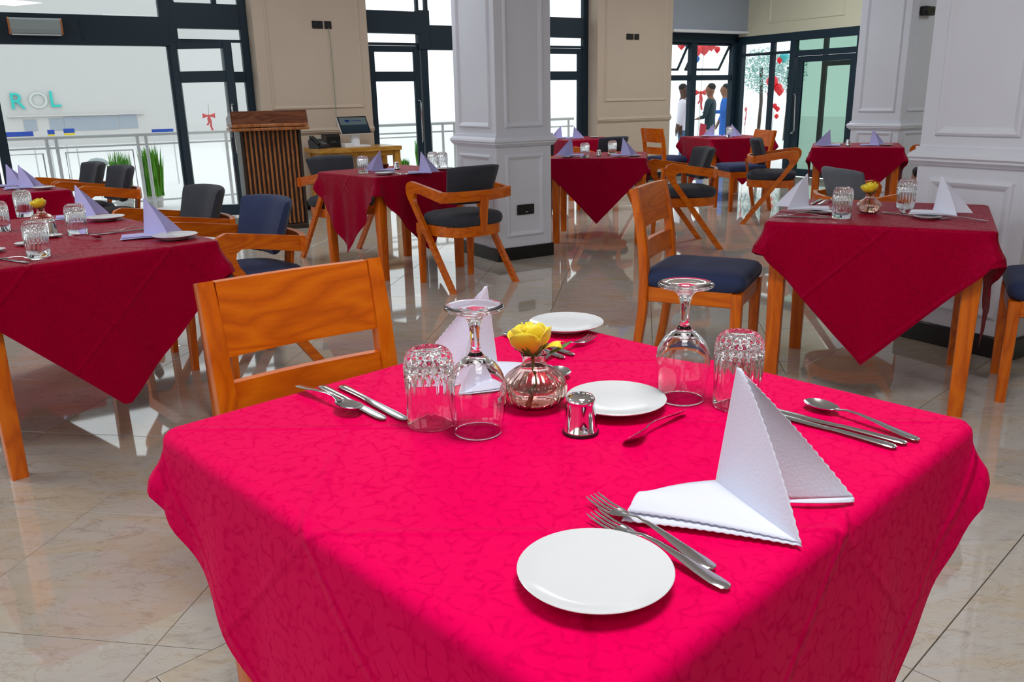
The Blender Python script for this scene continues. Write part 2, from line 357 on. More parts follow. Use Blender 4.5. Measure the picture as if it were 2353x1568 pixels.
def dup(root, label, loc, rotz=None, group=None, scale=None):
    def cp(o, par):
        c = o.copy(); COL.objects.link(c)
        if par is not None: c.parent = par
        for ch in o.children: cp(ch, c)
        return c
    r = cp(root, None); r.location = loc; r['label'] = label
    if rotz is not None: r.rotation_euler = (r.rotation_euler.x, r.rotation_euler.y, rotz)
    if scale: r.scale = (scale,) * 3
    if group: r['group'] = group
    return r
AZ = lambda d: R_(-d)                       # facing direction as a compass angle from straight ahead

# ------------------------------------------------------------------ the room
D, DW, XR, XL, YF = 9.95, 10.2, 10.65, -4.6, -4.0        # wall face, glazing plane, right wall, left wall, wall behind the camera (building metres)
HD = 2.14                                                # head of the glazing at the far right

# floor: a mortar bed and tiles one by one; two laying directions meet along a straight joint
fl = struct('floor', G().box(XL, XR + 0.1, YF, DW + 0.15, -0.08, -0.012), 'grout', smooth=0)
TS, GAP = 0.606, 0.0022
fl_inv = Matrix.Rotation(-BR, 4, 'Z')
def clip(poly, n, c, keep_less=True):
    out = []
    for i in range(len(poly)):
        p, q = poly[i], poly[(i + 1) % len(poly)]
        dp, dq = p[0] * n[0] + p[1] * n[1] - c, q[0] * n[0] + q[1] * n[1] - c
        if not keep_less: dp, dq = -dp, -dq
        if dp <= 0: out.append(p)
        if (dp < 0) != (dq < 0) and abs(dp - dq) > 1e-9:
            k = dp / (dp - dq); out.append((p[0] + (q[0] - p[0]) * k, p[1] + (q[1] - p[1]) * k))
    return out
def tile_geo(poly, g=None):
    g = g or G(); n = len(poly); cx = sum(p[0] for p in poly) / n; cy = sum(p[1] for p in poly) / n
    def ins(d): return [(p[0] - (p[0] - cx) / max(1e-6, math.hypot(p[0] - cx, p[1] - cy)) * d, p[1] - (p[1] - cy) / max(1e-6, math.hypot(p[0] - cx, p[1] - cy)) * d) for p in poly]
    a, b_ = ins(0.0), ins(0.0016)
    vs = [(p[0], p[1], -0.011) for p in a] + [(p[0], p[1], -0.0012) for p in a] + [(p[0], p[1], 0.0) for p in b_]; fs = [tuple(range(2 * n, 3 * n))]
    for r in (0, 1):
        for i in range(n): fs.append((r * n + i, r * n + (i + 1) % n, (r + 1) * n + (i + 1) % n, (r + 1) * n + i))
    g.add(vs, fs); return g
a2 = R_(46); n2 = (cos(a2), -sin(a2)); m2 = (sin(a2), cos(a2)); CB = -1.383 * 1.25
a1 = R_(9.0); n1_ = (cos(a1), -sin(a1)); m1_ = (sin(a1), cos(a1))
room = [(XL, YF), (XR + 0.1, YF), (XR + 0.1, DW + 0.15), (XL, DW + 0.15)]
roomn = [((-cos(BR), -sin(BR)), -XL), ((cos(BR), sin(BR)), XR + 0.1), ((sin(BR), -cos(BR)), -YF), ((-sin(BR), cos(BR)), DW + 0.15)]
full_tile = mesh('tile', tile_geo([(-TS / 2 + GAP / 2, -TS / 2 + GAP / 2), (TS / 2 - GAP / 2, -TS / 2 + GAP / 2), (TS / 2 - GAP / 2, TS / 2 - GAP / 2), (-TS / 2 + GAP / 2, TS / 2 - GAP / 2)]), 'marble_tile', 0)
tiles = []
def in_view(x, y):
    d = Vector((x, y, -CAM_H)); zc = d.dot(fw)
    if zc < 0.3: return False
    u, v = d.dot(rt) / zc * 1900, -d.dot(up) / zc * 1900
    return abs(u) < 1330 and abs(v) < 950
def lay(nv, mv, on, om, keep_less, ang):
    for i in range(-40, 41):
        for j in range(-40, 41):
            pn, pm = on + (i + 0.5) * TS, om + (j + 0.5) * TS; h = TS / 2 - GAP / 2
            c = (nv[0] * pn + mv[0] * pm, nv[1] * pn + mv[1] * pm)
            if math.hypot(*c) > 17: continue
            poly = [(c[0] + nv[0] * a * h + mv[0] * b_ * h, c[1] + nv[1] * a * h + mv[1] * b_ * h) for a, b_ in ((-1, -1), (1, -1), (1, 1), (-1, 1))]
            q = clip(poly, n2, CB + (-GAP / 2 if keep_less else GAP / 2), keep_less)
            for rn, rc in roomn: q = clip(q, rn, rc) if len(q) > 2 else []
            if len(q) < 3: continue
            area = abs(sum(q[k][0] * q[(k + 1) % len(q)][1] - q[(k + 1) % len(q)][0] * q[k][1] for k in range(len(q)))) / 2
            if area < 0.004: continue
            whole = len(q) == 4 and area > (2 * h) ** 2 * 0.999
            tiles.append((not in_view(*c), math.hypot(*c), c, q, whole, ang))
lay(n1_, m1_, -0.908 * 1.25, 1.248 * 1.25, True, a1)
lay(n2, m2, CB, 1.384 * 1.25, False, a2)
tiles.sort(key=lambda q: (q[0], q[1]))
rest = G()
for k, (hid, d_, c, q, whole, ang) in enumerate(tiles):
    if k < 285 and not hid:
        ct = fl_inv @ Vector((c[0], c[1], 0))
        if whole:
            o = obj('tile', full_tile, 'marble_tile', fl, ct, -ang - BR)
        else:
            o = obj('tile', tile_geo([(p[0] - c[0], p[1] - c[1]) for p in q]), 'marble_tile', fl, ct, -BR, smooth=0)
    else:
        tile_geo([tuple((fl_inv @ Vector((p[0], p[1], 0)))[:2]) for p in q], rest)
far = obj('far_tiles', rest, 'marble_tile', fl, smooth=0); far['kind'] = 'stuff'

struct('ceiling', G().box(XL - 0.2, XR + 0.2, YF - 0.2, DW + 0.2, CEIL, CEIL + 0.1), 'ceiling_white', smooth=0)

def panel_frame(par, u0_, u1_, z0, z1, plane, face, mat, w=0.045, d=0.016):
    """moulded picture-frame panel on a wall face; face: '-y' or '-x' (building axes)"""
    g = G()
    prof = [(0, 0), (0.006, d * 0.7), (0.016, d), (w * 0.6, d * 0.75), (w * 0.75, d * 0.35), (w, 0)]
    cs = [(u0_, z0, 1, 1), (u1_, z0, -1, 1), (u1_, z1, -1, -1), (u0_, z1, 1, -1)]
    secs = []
    for (u, z, su, sz) in cs:
        sec = []
        for o_, dd in prof:
            uu, zz = u + su * o_, z + sz * o_
            sec.append((uu, plane - dd, zz) if face == '-y' else (plane - dd, uu, zz))
        secs.append(sec)
    g.loft(secs, caps=False, closed=False, loop=True)
    return obj('panel_moulding', g, mat, par, smooth=25)
RAIL = [(0.0, 0.985), (0.012, 0.985), (0.012, 0.968), (0.022, 0.962), (0.034, 0.950), (0.038, 0.935), (0.030, 0.925), (0.030, 0.916), (0.018, 0.905), (0.012, 0.895), (0.0, 0.895)]
def rail_straight(par, a0, a1_, plane, face, mat, ext=0.0):
    secs = []
    for a in (a0, a1_): secs.append([((a, plane - d_, z) if face == '-y' else (plane - d_, a, z)) for d_, z in RAIL])
    return obj('chair_rail', G().loft(secs), mat, par, smooth=25)

# piers of the window wall
PIERS = [(-2.08, -0.71), (2.77, 4.14), (7.63, 9.04)]
g = G()
for a, b_ in PIERS: g.box(a, b_, D, DW + 0.12, 0, CEIL)
g.box(XL - 0.2, -4.2, D, DW + 0.12, 0, CEIL)
g.box(9.04, XR + 0.2, D + 0.12, DW + 0.12, HD + 0.05, CEIL)
wall_back = struct('wall_back', g, 'wall_tan', smooth=0)
for a, b_ in PIERS:
    panel_frame(wall_back, a + 0.13, b_ - 0.10, 1.185, 2.95, D, '-y', 'wall_tan')
    rail_straight(wall_back, a, b_, D, '-y', 'wall_tan')
    obj('skirting', G().box(a - 0.012, b_ + 0.012, D - 0.015, DW - 0.1, 0, 0.115, 0.004), 'skirting_black', wall_back)
struct('trim_1', G().box(9.05, XR, D + 0.02, DW - 0.04, HD + 0.055, CEIL - 0.01), 'lintel_grey', smooth=0)
struct('trim_2', G().box(9.05, XR, D - 0.02, D + 0.07, HD + 0.035, HD + 0.075, 0.006), 'white_plastic')
# right wall: solid near part, bulkhead over the glazing
g = G().box(XR, XR + 0.2, YF, 7.85, 0, CEIL).box(XR, XR + 0.2, 7.85, DW + 0.12, HD, CEIL)
wall_right = struct('wall_right', g, 'bulkhead_cream', smooth=0)
panel_frame(wall_right, 8.15, 9.55, 2.30, 3.15, XR, '-x', 'bulkhead_cream')
panel_frame(wall_right, 6.0, 7.55, 1.185, 3.1, XR, '-x', 'bulkhead_cream'); rail_straight(wall_right, YF, 7.85, XR, '-x', 'bulkhead_cream')
obj('skirting', G().box(XR - 0.015, XR + 0.02, YF, 7.85, 0, 0.115, 0.004), 'skirting_black', wall_right)
# left wall: tall glazing between piers (out of the picture, it lights the room)
g = G()
for a, b_ in ((YF, YF + 0.5), (-0.2, 0.7), (4.6, 5.5), (9.5, DW + 0.12)): g.box(XL - 0.2, XL, a, b_, 0, CEIL)
g.box(XL - 0.2, XL, YF, DW, 2.95, CEIL)
wall_left = struct('wall_left', g, 'wall_tan', smooth=0)
struct('wall_front', G().box(XL - 0.2, XR + 0.2, YF - 0.2, YF, 0, CEIL), 'wall_tan', smooth=0)

# glazing: bars and panes one by one
def bar(par, a0, a1_, z0, z1, y=DW, dy=0.035, name='frame_bar', axis='x', mat='frame_paint'):
    g = G()
    if axis == 'x': g.box(a0, a1_, y - dy, y + dy, z0, z1, 0.004)
    else: g.box(y - dy, y + dy, a0, a1_, z0, z1, 0.004)
    return obj(name, g, mat, par)
def pane(par, a0, a1_, z0, z1, y=DW, axis='x', mat='window_pane'):
    g = G()
    if axis == 'x': g.box(a0, a1_, y - 0.004, y + 0.004, z0, z1)
    else: g.box(y - 0.004, y + 0.004, a0, a1_, z0, z1)
    return obj('pane', g, mat, par, smooth=0)
def pull_handle(par, x, y, z0, z1, off=0.055, side=1):
    g = G().tube([(x, y, z1), (x + side * 0.0, y - off * 0.7, z1), (x + side * 0.004, y - off, z1 - 0.03), (x + side * 0.004, y - off, z0 + 0.03), (x, y - off * 0.7, z0), (x, y, z0)], 0.0085, 8)
    g.lathe([(0, z1 - 0.006), (0.016, z1 - 0.006), (0.016, z1 + 0.006), (0, z1 + 0.006)], 10, None, x, y - 0.01)
    return obj('pull_handle', g, 'steel', par)
def door_leaf(name, hinge, ang, wd, mirrored=False, top=1.93):
    """glazed door leaf; local x runs from the hinge, opening inwards by ang"""
    r = struct(name, None); r.location = W(*hinge); r.rotation_euler = (0, 0, BR + ang)
    s_ = -1 if mirrored else 1
    def B(a, b_, z0, z1, nm): return bar(r, min(s_ * a, s_ * b_), max(s_ * a, s_ * b_), z0, z1, 0.0, 0.022, nm)
    B(0, 0.075, 0.02, top, 'stile'); B(wd - 0.085, wd, 0.02, top, 'stile')
    B(0.075, wd - 0.085, top - 0.075, top, 'rail'); B(0.075, wd - 0.085, 1.50, 1.62, 'rail'); B(0.075, wd - 0.085, 0.02, 0.14, 'rail')
    for z0, z1 in ((0.14, 1.50), (1.62, top - 0.075)): pane(r, min(s_ * 0.075, s_ * (wd - 0.085)), max(s_ * 0.075, s_ * (wd - 0.085)), z0, z1, 0.0)
    pull_handle(r, s_ * (wd - 0.045), -0.02, 0.73, 1.26, 0.06, s_)
    return r
def bay(idx, a, b_, dl, dr):
    """one bay of the window wall between piers a..b_; dl / dr: a door at its left / right end"""
    w = struct('window_%d' % idx, None)
    dw = 0.80
    xl, xr = a + (dw + 0.06 if dl else 0), b_ - (dw + 0.06 if dr else 0)
    bar(w, a, a + 0.08, 0, CEIL, name='mullion'); bar(w, b_ - 0.09, b_, 0, CEIL, name='mullion')
    bar(w, xl, xr, 1.885, 2.185, name='beam', dy=0.05)                           # deep beam over the big pane
    bar(w, xl + 0.08, xl + 0.11, 1.93, 2.14, name='beam_rib', dy=0.056); bar(w, (xl + xr) / 2, (xl + xr) / 2 + 0.03, 1.93, 2.14, name='beam_rib', dy=0.056)
    for x in (xl, xr): bar(w, x - 0.045, x + 0.045, 0, 1.885, name='mullion'); bar(w, x - 0.085, x + 0.085, 1.885, 2.36, name='mullion', dy=0.048)
    for x in (xl, xr): bar(w, x - 0.085, x - 0.055, 2.36, CEIL, name='mullion'); bar(w, x + 0.035, x + 0.075, 2.36, CEIL, name='mullion')
    bar(w, xl, xr, 0, 0.09, name='transom')
    pane(w, xl, xr, 0.09, 1.885); pane(w, xl, xr, 2.185, CEIL)
    for on, x0, x1 in ((dl, a + 0.08, xl - 0.045), (dr, xr + 0.045, b_ - 0.09)):
        if not on: continue
        bar(w, x0, x1, 2.075, 2.34, name='beam', dy=0.05); bar(w, x0, x1, 1.935, 1.965, name='transom')
        pane(w, x0, x1, 1.965, 2.075); pane(w, x0, x1, 2.34, CEIL)
    return w, xl, xr
w1, xl, xr1 = bay(1, -0.71, 2.77, True, True)
bar(w1, 2.40, 2.45, 2.34, CEIL, name='mullion'); bar(w1, 2.46, 2.70, 1.50, 1.62, name='transom'); bar(w1, 2.45, 2.49, 0, 1.94, name='mullion'); pane(w1, 2.49, 2.68, 0.05, 1.50); pane(w1, 2.49, 2.68, 1.62, 1.935)
bar(w1, 2.49, 2.68, 0, 0.10, name='transom')
w2, xl2, xr2 = bay(2, 4.14, 7.63, True, True)
w0, a0_, b0_ = bay(3, -4.2, -2.08, False, False)
door_leaf('door_1', (1.90, DW - 0.02, 0), R_(-28), 0.66)
door_leaf('door_2', (4.235, DW, 0), 0, 0.70)
door_leaf('door_3', (7.53, DW, 0), 0, 0.68, True)
door_leaf('door_4', (-0.62, DW, 0), 0, 0.70)
# far glazing with top-hung sashes
w4 = struct('window_4', None)
bar(w4, 9.04, XR, 2.045, HD + 0.05, name='transom', dy=0.05); bar(w4, 9.04, 9.10, 0, 2.045, name='mullion'); bar(w4, 9.64, 9.76, 0, 2.045, name='mullion', dy=0.045); bar(w4, XR - 0.1, XR, 0, HD, name='mullion', dy=0.05)
bar(w4, 9.04, XR, 1.48, 1.56, name='transom'); bar(w4, 9.04, XR, 0, 0.09, name='transom')
for x0, x1 in ((9.10, 9.64), (9.76, XR - 0.1)):
    pane(w4, x0, x1, 0.09, 1.48)
    sash = bpy.data.objects.new('sash', None); COL.objects.link(sash); sash.parent = w4; sash.location = ((x0 + x1) / 2, DW, 2.04); sash.rotation_euler = (R_(32), 0, 0)
    hw, hh = (x1 - x0) / 2 - 0.01, 0.47
    for q in ((-hw, hw, -0.03, 0.0), (-hw, hw, -hh, -hh + 0.03)): obj('sash_bar', G().box(q[0], q[1], -0.015, 0.015, q[2], q[3], 0.003), 'frame_paint', sash)
    for xx in (-hw, hw - 0.03): obj('sash_bar', G().box(xx, xx + 0.03, -0.015, 0.015, -hh, 0, 0.003), 'frame_paint', sash)
    obj('pane', G().box(-hw + 0.03, hw - 0.03, -0.003, 0.003, -hh + 0.03, -0.03), 'window_pane', sash, smooth=0)
# right-hand glazing and its door
w5 = struct('window_5', None)
def rb(a, b_, z0, z1, nm='mullion', dy=0.045): return bar(w5, a, b_, z0, z1, XR + 0.05, dy, nm, 'y')
rb(7.85, DW, 2.02, HD, 'transom', 0.05); rb(10.06, DW, 0, 2.02); rb(9.42, 9.50, 0, 2.02, 'mullion', 0.03); rb(9.00, 9.10, 0, 2.02); rb(7.85, 7.93, 0, 2.02); rb(9.10, DW, 0, 0.08, 'transom'); rb(7.93, 9.00, 1.79, 1.87, 'transom')
rb(9.10, DW, 1.84, 1.88, 'transom', 0.03)
for a, b_ in ((9.50, 10.06), (9.10, 9.42)): pane(w5, a, b_, 0.08, 1.84, XR + 0.05, 'y'); pane(w5, a, b_, 1.88, 2.02, XR + 0.05, 'y')
pane(w5, 7.93, 9.0, 1.87, 2.02, XR + 0.05, 'y', 'green_pane')
d5 = struct('door_5', None)
for a, b_ in ((7.94, 8.02), (8.86, 8.96)): bar(d5, a, b_, 0.01, 1.785, XR + 0.05, 0.025, 'stile', 'y')
bar(d5, 8.02, 8.86, 1.70, 1.785, XR + 0.05, 0.025, 'rail', 'y'); bar(d5, 8.02, 8.86, 0.01, 0.12, XR + 0.05, 0.025, 'rail', 'y')
pane(d5, 8.02, 8.86, 0.12, 1.70, XR + 0.05, 'y', 'green_pane')
g = G().tube([(XR + 0.02, 8.91, 1.24), (XR - 0.06, 8.91, 1.24), (XR - 0.07, 8.87, 1.22), (XR - 0.07, 8.85, 0.70), (XR - 0.06, 8.91, 0.66), (XR + 0.02, 8.91, 0.66)], 0.011, 8)
obj('pull_handle', g, 'steel', d5)
# a second glazed screen stands behind that door
w6 = struct('window_6', None)
for a, b_, z0, z1, nm in ((7.55, 7.62, 0, 2.3, 'mullion'), (8.22, 8.30, 0, 1.75, 'mullion'), (8.60, 8.68, 0, 1.75, 'mullion'), (9.62, 9.70, 0, 2.3, 'mullion'), (7.62, 9.62, 1.68, 1.76, 'transom')):
    bar(w6, a, b_, z0, z1, XR + 1.55, 0.03, nm, 'y')
obj('side_panel', G().box(XR + 1.53, XR + 1.56, 7.62, 8.22, 0, 1.68), 'vestibule_green', w6, smooth=0); pane(w6, 8.30, 8.60, 0, 1.68, XR + 1.55, 'y', 'green_pane')
obj('pull_handle', G().tube([(XR + 1.52, 8.34, 1.15), (XR + 1.46, 8.34, 1.14), (XR + 1.46, 8.34, 0.75), (XR + 1.52, 8.34, 0.74)], 0.012, 8), 'steel', w6)
for k, (z0, z1, mm) in enumerate([(1.20, 1.26, 'white_plastic'), (1.10, 1.18, 'teal_print'), (1.46, 1.50, 'red_satin'), (1.28, 1.56, 'teal_print')]):
    obj('poster', G().box(XR + 1.53 - 0.002 * k, XR + 1.54 - 0.002 * k, 8.34 + 0.02 * (k % 2), 8.57, z0, z1), mm, w6, smooth=0)
obj('side_panel', G().box(XR + 0.45, XR + 1.5, 7.60, 7.66, 0, 2.3), 'lintel_grey', w6, smooth=0)

# pillars
def pillar(x0, x1, y0, y1, pz_up=(1.035, 2.95), dz=0.0):
    p = struct('pillar', G().box(x0, x1, y0, y1, 0, CEIL, 0.004), 'pillar_white')
    for u0_, u1_, pl, fc in ((x0, x1, y0, '-y'), (y0, y1, x0, '-x')):
        e = 0.075
        panel_frame(p, u0_ + e, u1_ - e, pz_up[0], pz_up[1], pl, fc, 'pillar_white'); panel_frame(p, u0_ + e, u1_ - e, 0.185, 0.835, pl, fc, 'pillar_white')
    secs = []
    for cx, cy, sx, sy in ((x0, y0, -1, -1), (x1, y0, 1, -1), (x1, y1, 1, 1), (x0, y1, -1, 1)):
        secs.append([(cx + sx * d_, cy + sy * d_, z + dz) for d_, z in RAIL])
    obj('chair_rail', G().loft(secs, caps=False, closed=False, loop=True), 'pillar_white', p, smooth=25)
    obj('skirting', G().box(x0 - 0.014, x1 + 0.014, y0 - 0.014, y1 + 0.014, 0, 0.105, 0.004), 'skirting_black', p)
    return p
pillar(3.34, 3.85, 5.62, 6.28); pillar(3.97, 4.53, 1.97, 2.535); pillar(8.28, 9.11, 5.54, 6.14, dz=-0.045)

# ------------------------------------------------------------------ fittings on walls
def plate(name, a0, a1_, z0, z1, plane, mods, label, cat, axis='y', group=None):
    t_ = thing(name, label, cat, W((a0 + a1_) / 2, plane, (z0 + z1) / 2) if axis == 'y' else W(plane, (a0 + a1_) / 2, (z0 + z1) / 2), BR if axis == 'y' else BR - pi / 2, group)
    w, h = (a1_ - a0) / 2, (z1 - z0) / 2
    obj('plate', G().box(-w, w, -0.012, 0, -h, h, 0.003), 'black_plastic', t_)
    for k in range(mods):
        x = -w + (k + 0.5) * 2 * w / mods
        obj('rocker', G().box(x - w / mods * 0.6, x + w / mods * 0.6, -0.018, -0.010, -h * 0.55, h * 0.55, 0.003), 'black_plastic', t_)
    return t_
plate('switch_plate', 3.455, 3.585, 2.09, 2.175, D, 2, 'wide black switch plate high on the tan pier above the desk', 'switch')
plate('switch_plate', 3.605, 3.69, 2.09, 2.175, D, 1, 'small square black plate with a thin cable hanging from it', 'switch')
plate('switch_plate', 8.15, 8.28, 2.05, 2.13, D, 2, 'wide black switch plate on the tan pier left of the corner windows', 'switch')
plate('switch_plate', 8.30, 8.385, 2.05, 2.13, D, 1, 'small square black plate on the tan pier left of the corner windows', 'switch')
so = plate('wall_socket', 3.515, 3.675, 0.36, 0.44, 5.62, 2, 'black double wall socket low on the white middle pillar', 'socket')
obj('socket_mark', G().box(-0.01, 0.015, -0.021, -0.017, -0.022, -0.012), 'socket_grey', so)
sp_ = thing('wall_speaker', 'small black wall box on the dark side of the far white pillar', 'speaker', W(8.49, 5.54, 2.04), BR)
obj('housing', G().box(-0.085, 0.085, -0.07, 0, -0.045, 0.045, 0.008), 'black_plastic', sp_); obj('front_grille', G().box(-0.07, 0.07, -0.078, -0.068, -0.034, 0.034, 0.004), 'skirting_black', sp_)
c_ = tag(obj('wall_cable', G().tube([W(3.65, D - 0.012, 2.10), W(3.66, D - 0.016, 1.95), W(3.665, D - 0.012, 1.5), W(3.655, D - 0.03, 1.15), W(3.64, D - 0.05, 0.97)], 0.0045, 6), 'socket_grey'), 'thin grey cable hanging down the tan pier to the till screen', 'cable')
ac = thing('air_curtain', 'long grey air curtain unit with brown end caps on the dark window beam', 'air curtain', W(0.62, DW - 0.10, 2.05), BR)
obj('housing', G().prism([(0, -0.075), (-0.07, -0.07), (-0.09, -0.03), (-0.09, 0.06), (-0.06, 0.08), (0, 0.08)], -0.225, 0.225, 'x'), 'grey_plastic', ac, smooth=20)
for x in (-0.24, 0.225): obj('end_cap', G().prism([(0, -0.078), (-0.075, -0.073), (-0.095, -0.03), (-0.095, 0.06), (-0.062, 0.083), (0, 0.083)], x, x + 0.015, 'x'), 'orange_plastic', ac, smooth=20)
obj('outlet_grille', G().box(-0.22, 0.22, -0.075, -0.02, -0.085, -0.074), 'white_steel', ac); obj('mounting_bracket', G().box(-0.2, 0.2, 0, 0.05, -0.05, 0.05), 'black_plastic', ac)

# ------------------------------------------------------------------ furniture builders
def cushion(w, d, h, z0, rc=0.09, cx=0.0, cy=0.0, front=1.0):
    secs = []
    for k, (zz, s_) in enumerate([(0.0, 0.93), (0.12, 0.975), (0.38, 1.0), (0.62, 0.99), (0.82, 0.93), (0.93, 0.80), (1.0, 0.55), (1.03, 0.25)]):
        secs.append([(cx + x * s_ * (front if y > 0 else 1), cy + y * s_, z0 + zz * h) for x, y in rrect(w, d, rc, 7)])
    return G().loft(secs)

def side_chair(label, loc, az, group):
    t_ = thing('dining_chair', label, 'chair', loc, AZ(az), group)
    for sx in (-1, 1):
        pth = [(sx * 0.205, -0.275, 0), (sx * 0.207, -0.245, 0.15), (sx * 0.209, -0.222, 0.32), (sx * 0.211, -0.215, 0.46), (sx * 0.212, -0.225, 0.60), (sx * 0.213, -0.247, 0.74), (sx * 0.214, -0.275, 0.865)]
        obj('back_post', G().sweep(pth, 0.046, 0.040, 0.006, (0, 1, 0), 3, [0.82, 0.92, 1, 1.05, 1, 0.95, 0.85]), 'wood_z', t_)
        obj('front_leg', G().sweep([(sx * 0.205, 0.195, 0), (sx * 0.205, 0.195, 0.43)], 0.048, 0.048, 0.005, (0, 1, 0), 3, [0.78, 1.0]), 'wood_z', t_)
        obj('apron', G().box(sx * 0.205 - 0.013, sx * 0.205 + 0.013, -0.2, 0.175, 0.365, 0.435, 0.004), 'wood_y', t_)
    obj('apron', G().box(-0.185, 0.185, 0.185, 0.211, 0.365, 0.435, 0.004), 'wood_x', t_); obj('apron', G().box(-0.185, 0.185, -0.228, -0.204, 0.365, 0.435, 0.004), 'wood_x', t_)
    def rail(z0, z1, nm):
        secs = []
        for k in range(9):
            u = -1 + k / 4.0; x = u * 0.192; bow = -0.012 * (1 - u * u); sec = []
            for yy, zz in ((-0.012, z0), (0.012, z0), (0.012, z1), (-0.012, z1)):
                zc = (zz - 0.60) / 0.265; yc = -0.226 - 0.047 * max(0, zc) ** 1.1 if zc > 0 else -0.222
                sec.append((x, yc + yy + bow, zz))
            secs.append(sec)
        obj(nm, G().loft(secs), 'wood_x', t_, smooth=30)
    rail(0.692, 0.864, 'top_rail'); rail(0.545, 0.632, 'lower_rail')
    obj('seat', cushion(0.465, 0.46, 0.085, 0.432, 0.06, 0, -0.005), 'navy_fabric', t_)
    return t_

def armchair(label, loc, az, group):
    t_ = thing('armchair', label, 'chair', loc, AZ(az), group)
    out = [(-0.150, 0.670), (0.15, 0.716), (0.200, 0.722), (0.236, 0.710), (0.256, 0.682), (0.256, 0.650), (0.244, 0.615), (-0.215, 0.0), (-0.268, 0.0), (0.156, 0.570), (0.168, 0.605), (0.162, 0.632), (0.138, 0.645), (0.09, 0.642), (-0.150, 0.598)]
    for sx in (-1, 1):
        x0, x1 = sorted((sx * 0.262, sx * 0.290))
        obj('side_frame', G().prism(out, x0, x1, 'x'), 'wood_y', t_, smooth=30)
        obj('front_leg', G().sweep([(sx * 0.215, 0.205, 0), (sx * 0.215, 0.195, 0.40)], 0.052, 0.040, 0.006, (0, 1, 0), 3, [0.75, 1.0]), 'wood_z', t_)
    pth = [(0.300 * u, -0.157 - 0.085 * (1 - u * u), 0.634) for u in [-1 + k / 6 for k in range(13)]]
    obj('back_rail', G().sweep(pth, 0.028, 0.072, 0.005), 'wood_x', t_)
    obj('back_post', G().sweep([(0, -0.262, 0.625), (0, -0.245, 0.52), (0, -0.228, 0.375)], 0.062, 0.022, 0.005, (0, 1, 0)), 'wood_z', t_)
    secs = []
    for k in range(17):
        u = -1 + k / 8; e = min(1, 0.30 + 0.70 * (1 - abs(u) ** 3.5)); c = Vector((0.205 * u, -0.118 - 0.062 * (1 - u * u), 0.700)); nrm = Vector((0.5 * u, -1, 0)).normalized()
        secs.append([c - nrm * 0.012 + nrm * (x * e + 0.038 * (zz / 0.12)) + Vector((0, 0, zz * (0.86 + 0.14 * e))) for x, zz in rrect(0.082, 0.262, 0.034, 6)])
    obj('backrest', G().loft(secs), 'navy_fabric' if 'navy' in label else 'light_grey_fabric' if 'light grey' in label else 'charcoal_fabric', t_)
    ring = [(0.245 * x, y) for x, y in [(-1, 0.215), (-1, 0.0), (-0.97, -0.08), (-0.85, -0.16), (-0.6, -0.215), (-0.25, -0.24), (0.25, -0.24), (0.6, -0.215), (0.85, -0.16), (0.97, -0.08), (1, 0.0), (1, 0.215)]]
    secs = [[(x * 0.9, y * 0.9, 0.36) for x, y in ring], [(x, y, 0.36) for x, y in ring], [(x, y, 0.432) for x, y in ring], [(x * 0.9, y * 0.9, 0.432) for x, y in ring]]
    obj('seat_frame', G().loft(secs, caps=True), 'wood_x', t_, smooth=30)
    obj('seat', cushion(0.49, 0.47, 0.088, 0.430, 0.15, 0, -0.01), 'navy_fabric' if 'navy' in label else 'light_grey_fabric' if 'light grey' in label else 'charcoal_fabric', t_)
    return t_

TOPZ = 0.745
def table(label, c, az, a, b_, group, q=0.05):
    """az: compass direction of the local y axis"""
    t_ = thing('dining_table', label, 'table', (c[0], c[1], 0), AZ(az), group)
    obj('tabletop', G().box(-a / 2, a / 2, -b_ / 2, b_ / 2, TOPZ - 0.032, TOPZ - 0.002, 0.005), 'wood_x', t_)
    for sx in (-1, 1):
        for sy in (-1, 1):
            obj('leg', G().sweep([(sx * (a / 2 - q), sy * (b_ / 2 - q), 0), (sx * (a / 2 - q), sy * (b_ / 2 - q), TOPZ - 0.033)], 0.068, 0.068, 0.006, (0, 1, 0), 3, [0.78, 1.0]), 'wood_z', t_)
        obj('apron', G().box(sx * (a / 2 - q) - 0.011, sx * (a / 2 - q) + 0.011, -b_ / 2 + 0.07, b_ / 2 - 0.07, TOPZ - 0.115, TOPZ - 0.033, 0.003), 'wood_y', t_)
        obj('apron', G().box(-a / 2 + 0.07, a / 2 - 0.07, sx * (b_ / 2 - q) - 0.011, sx * (b_ / 2 - q) + 0.011, TOPZ - 0.115, TOPZ - 0.033, 0.003), 'wood_x', t_)
    return t_

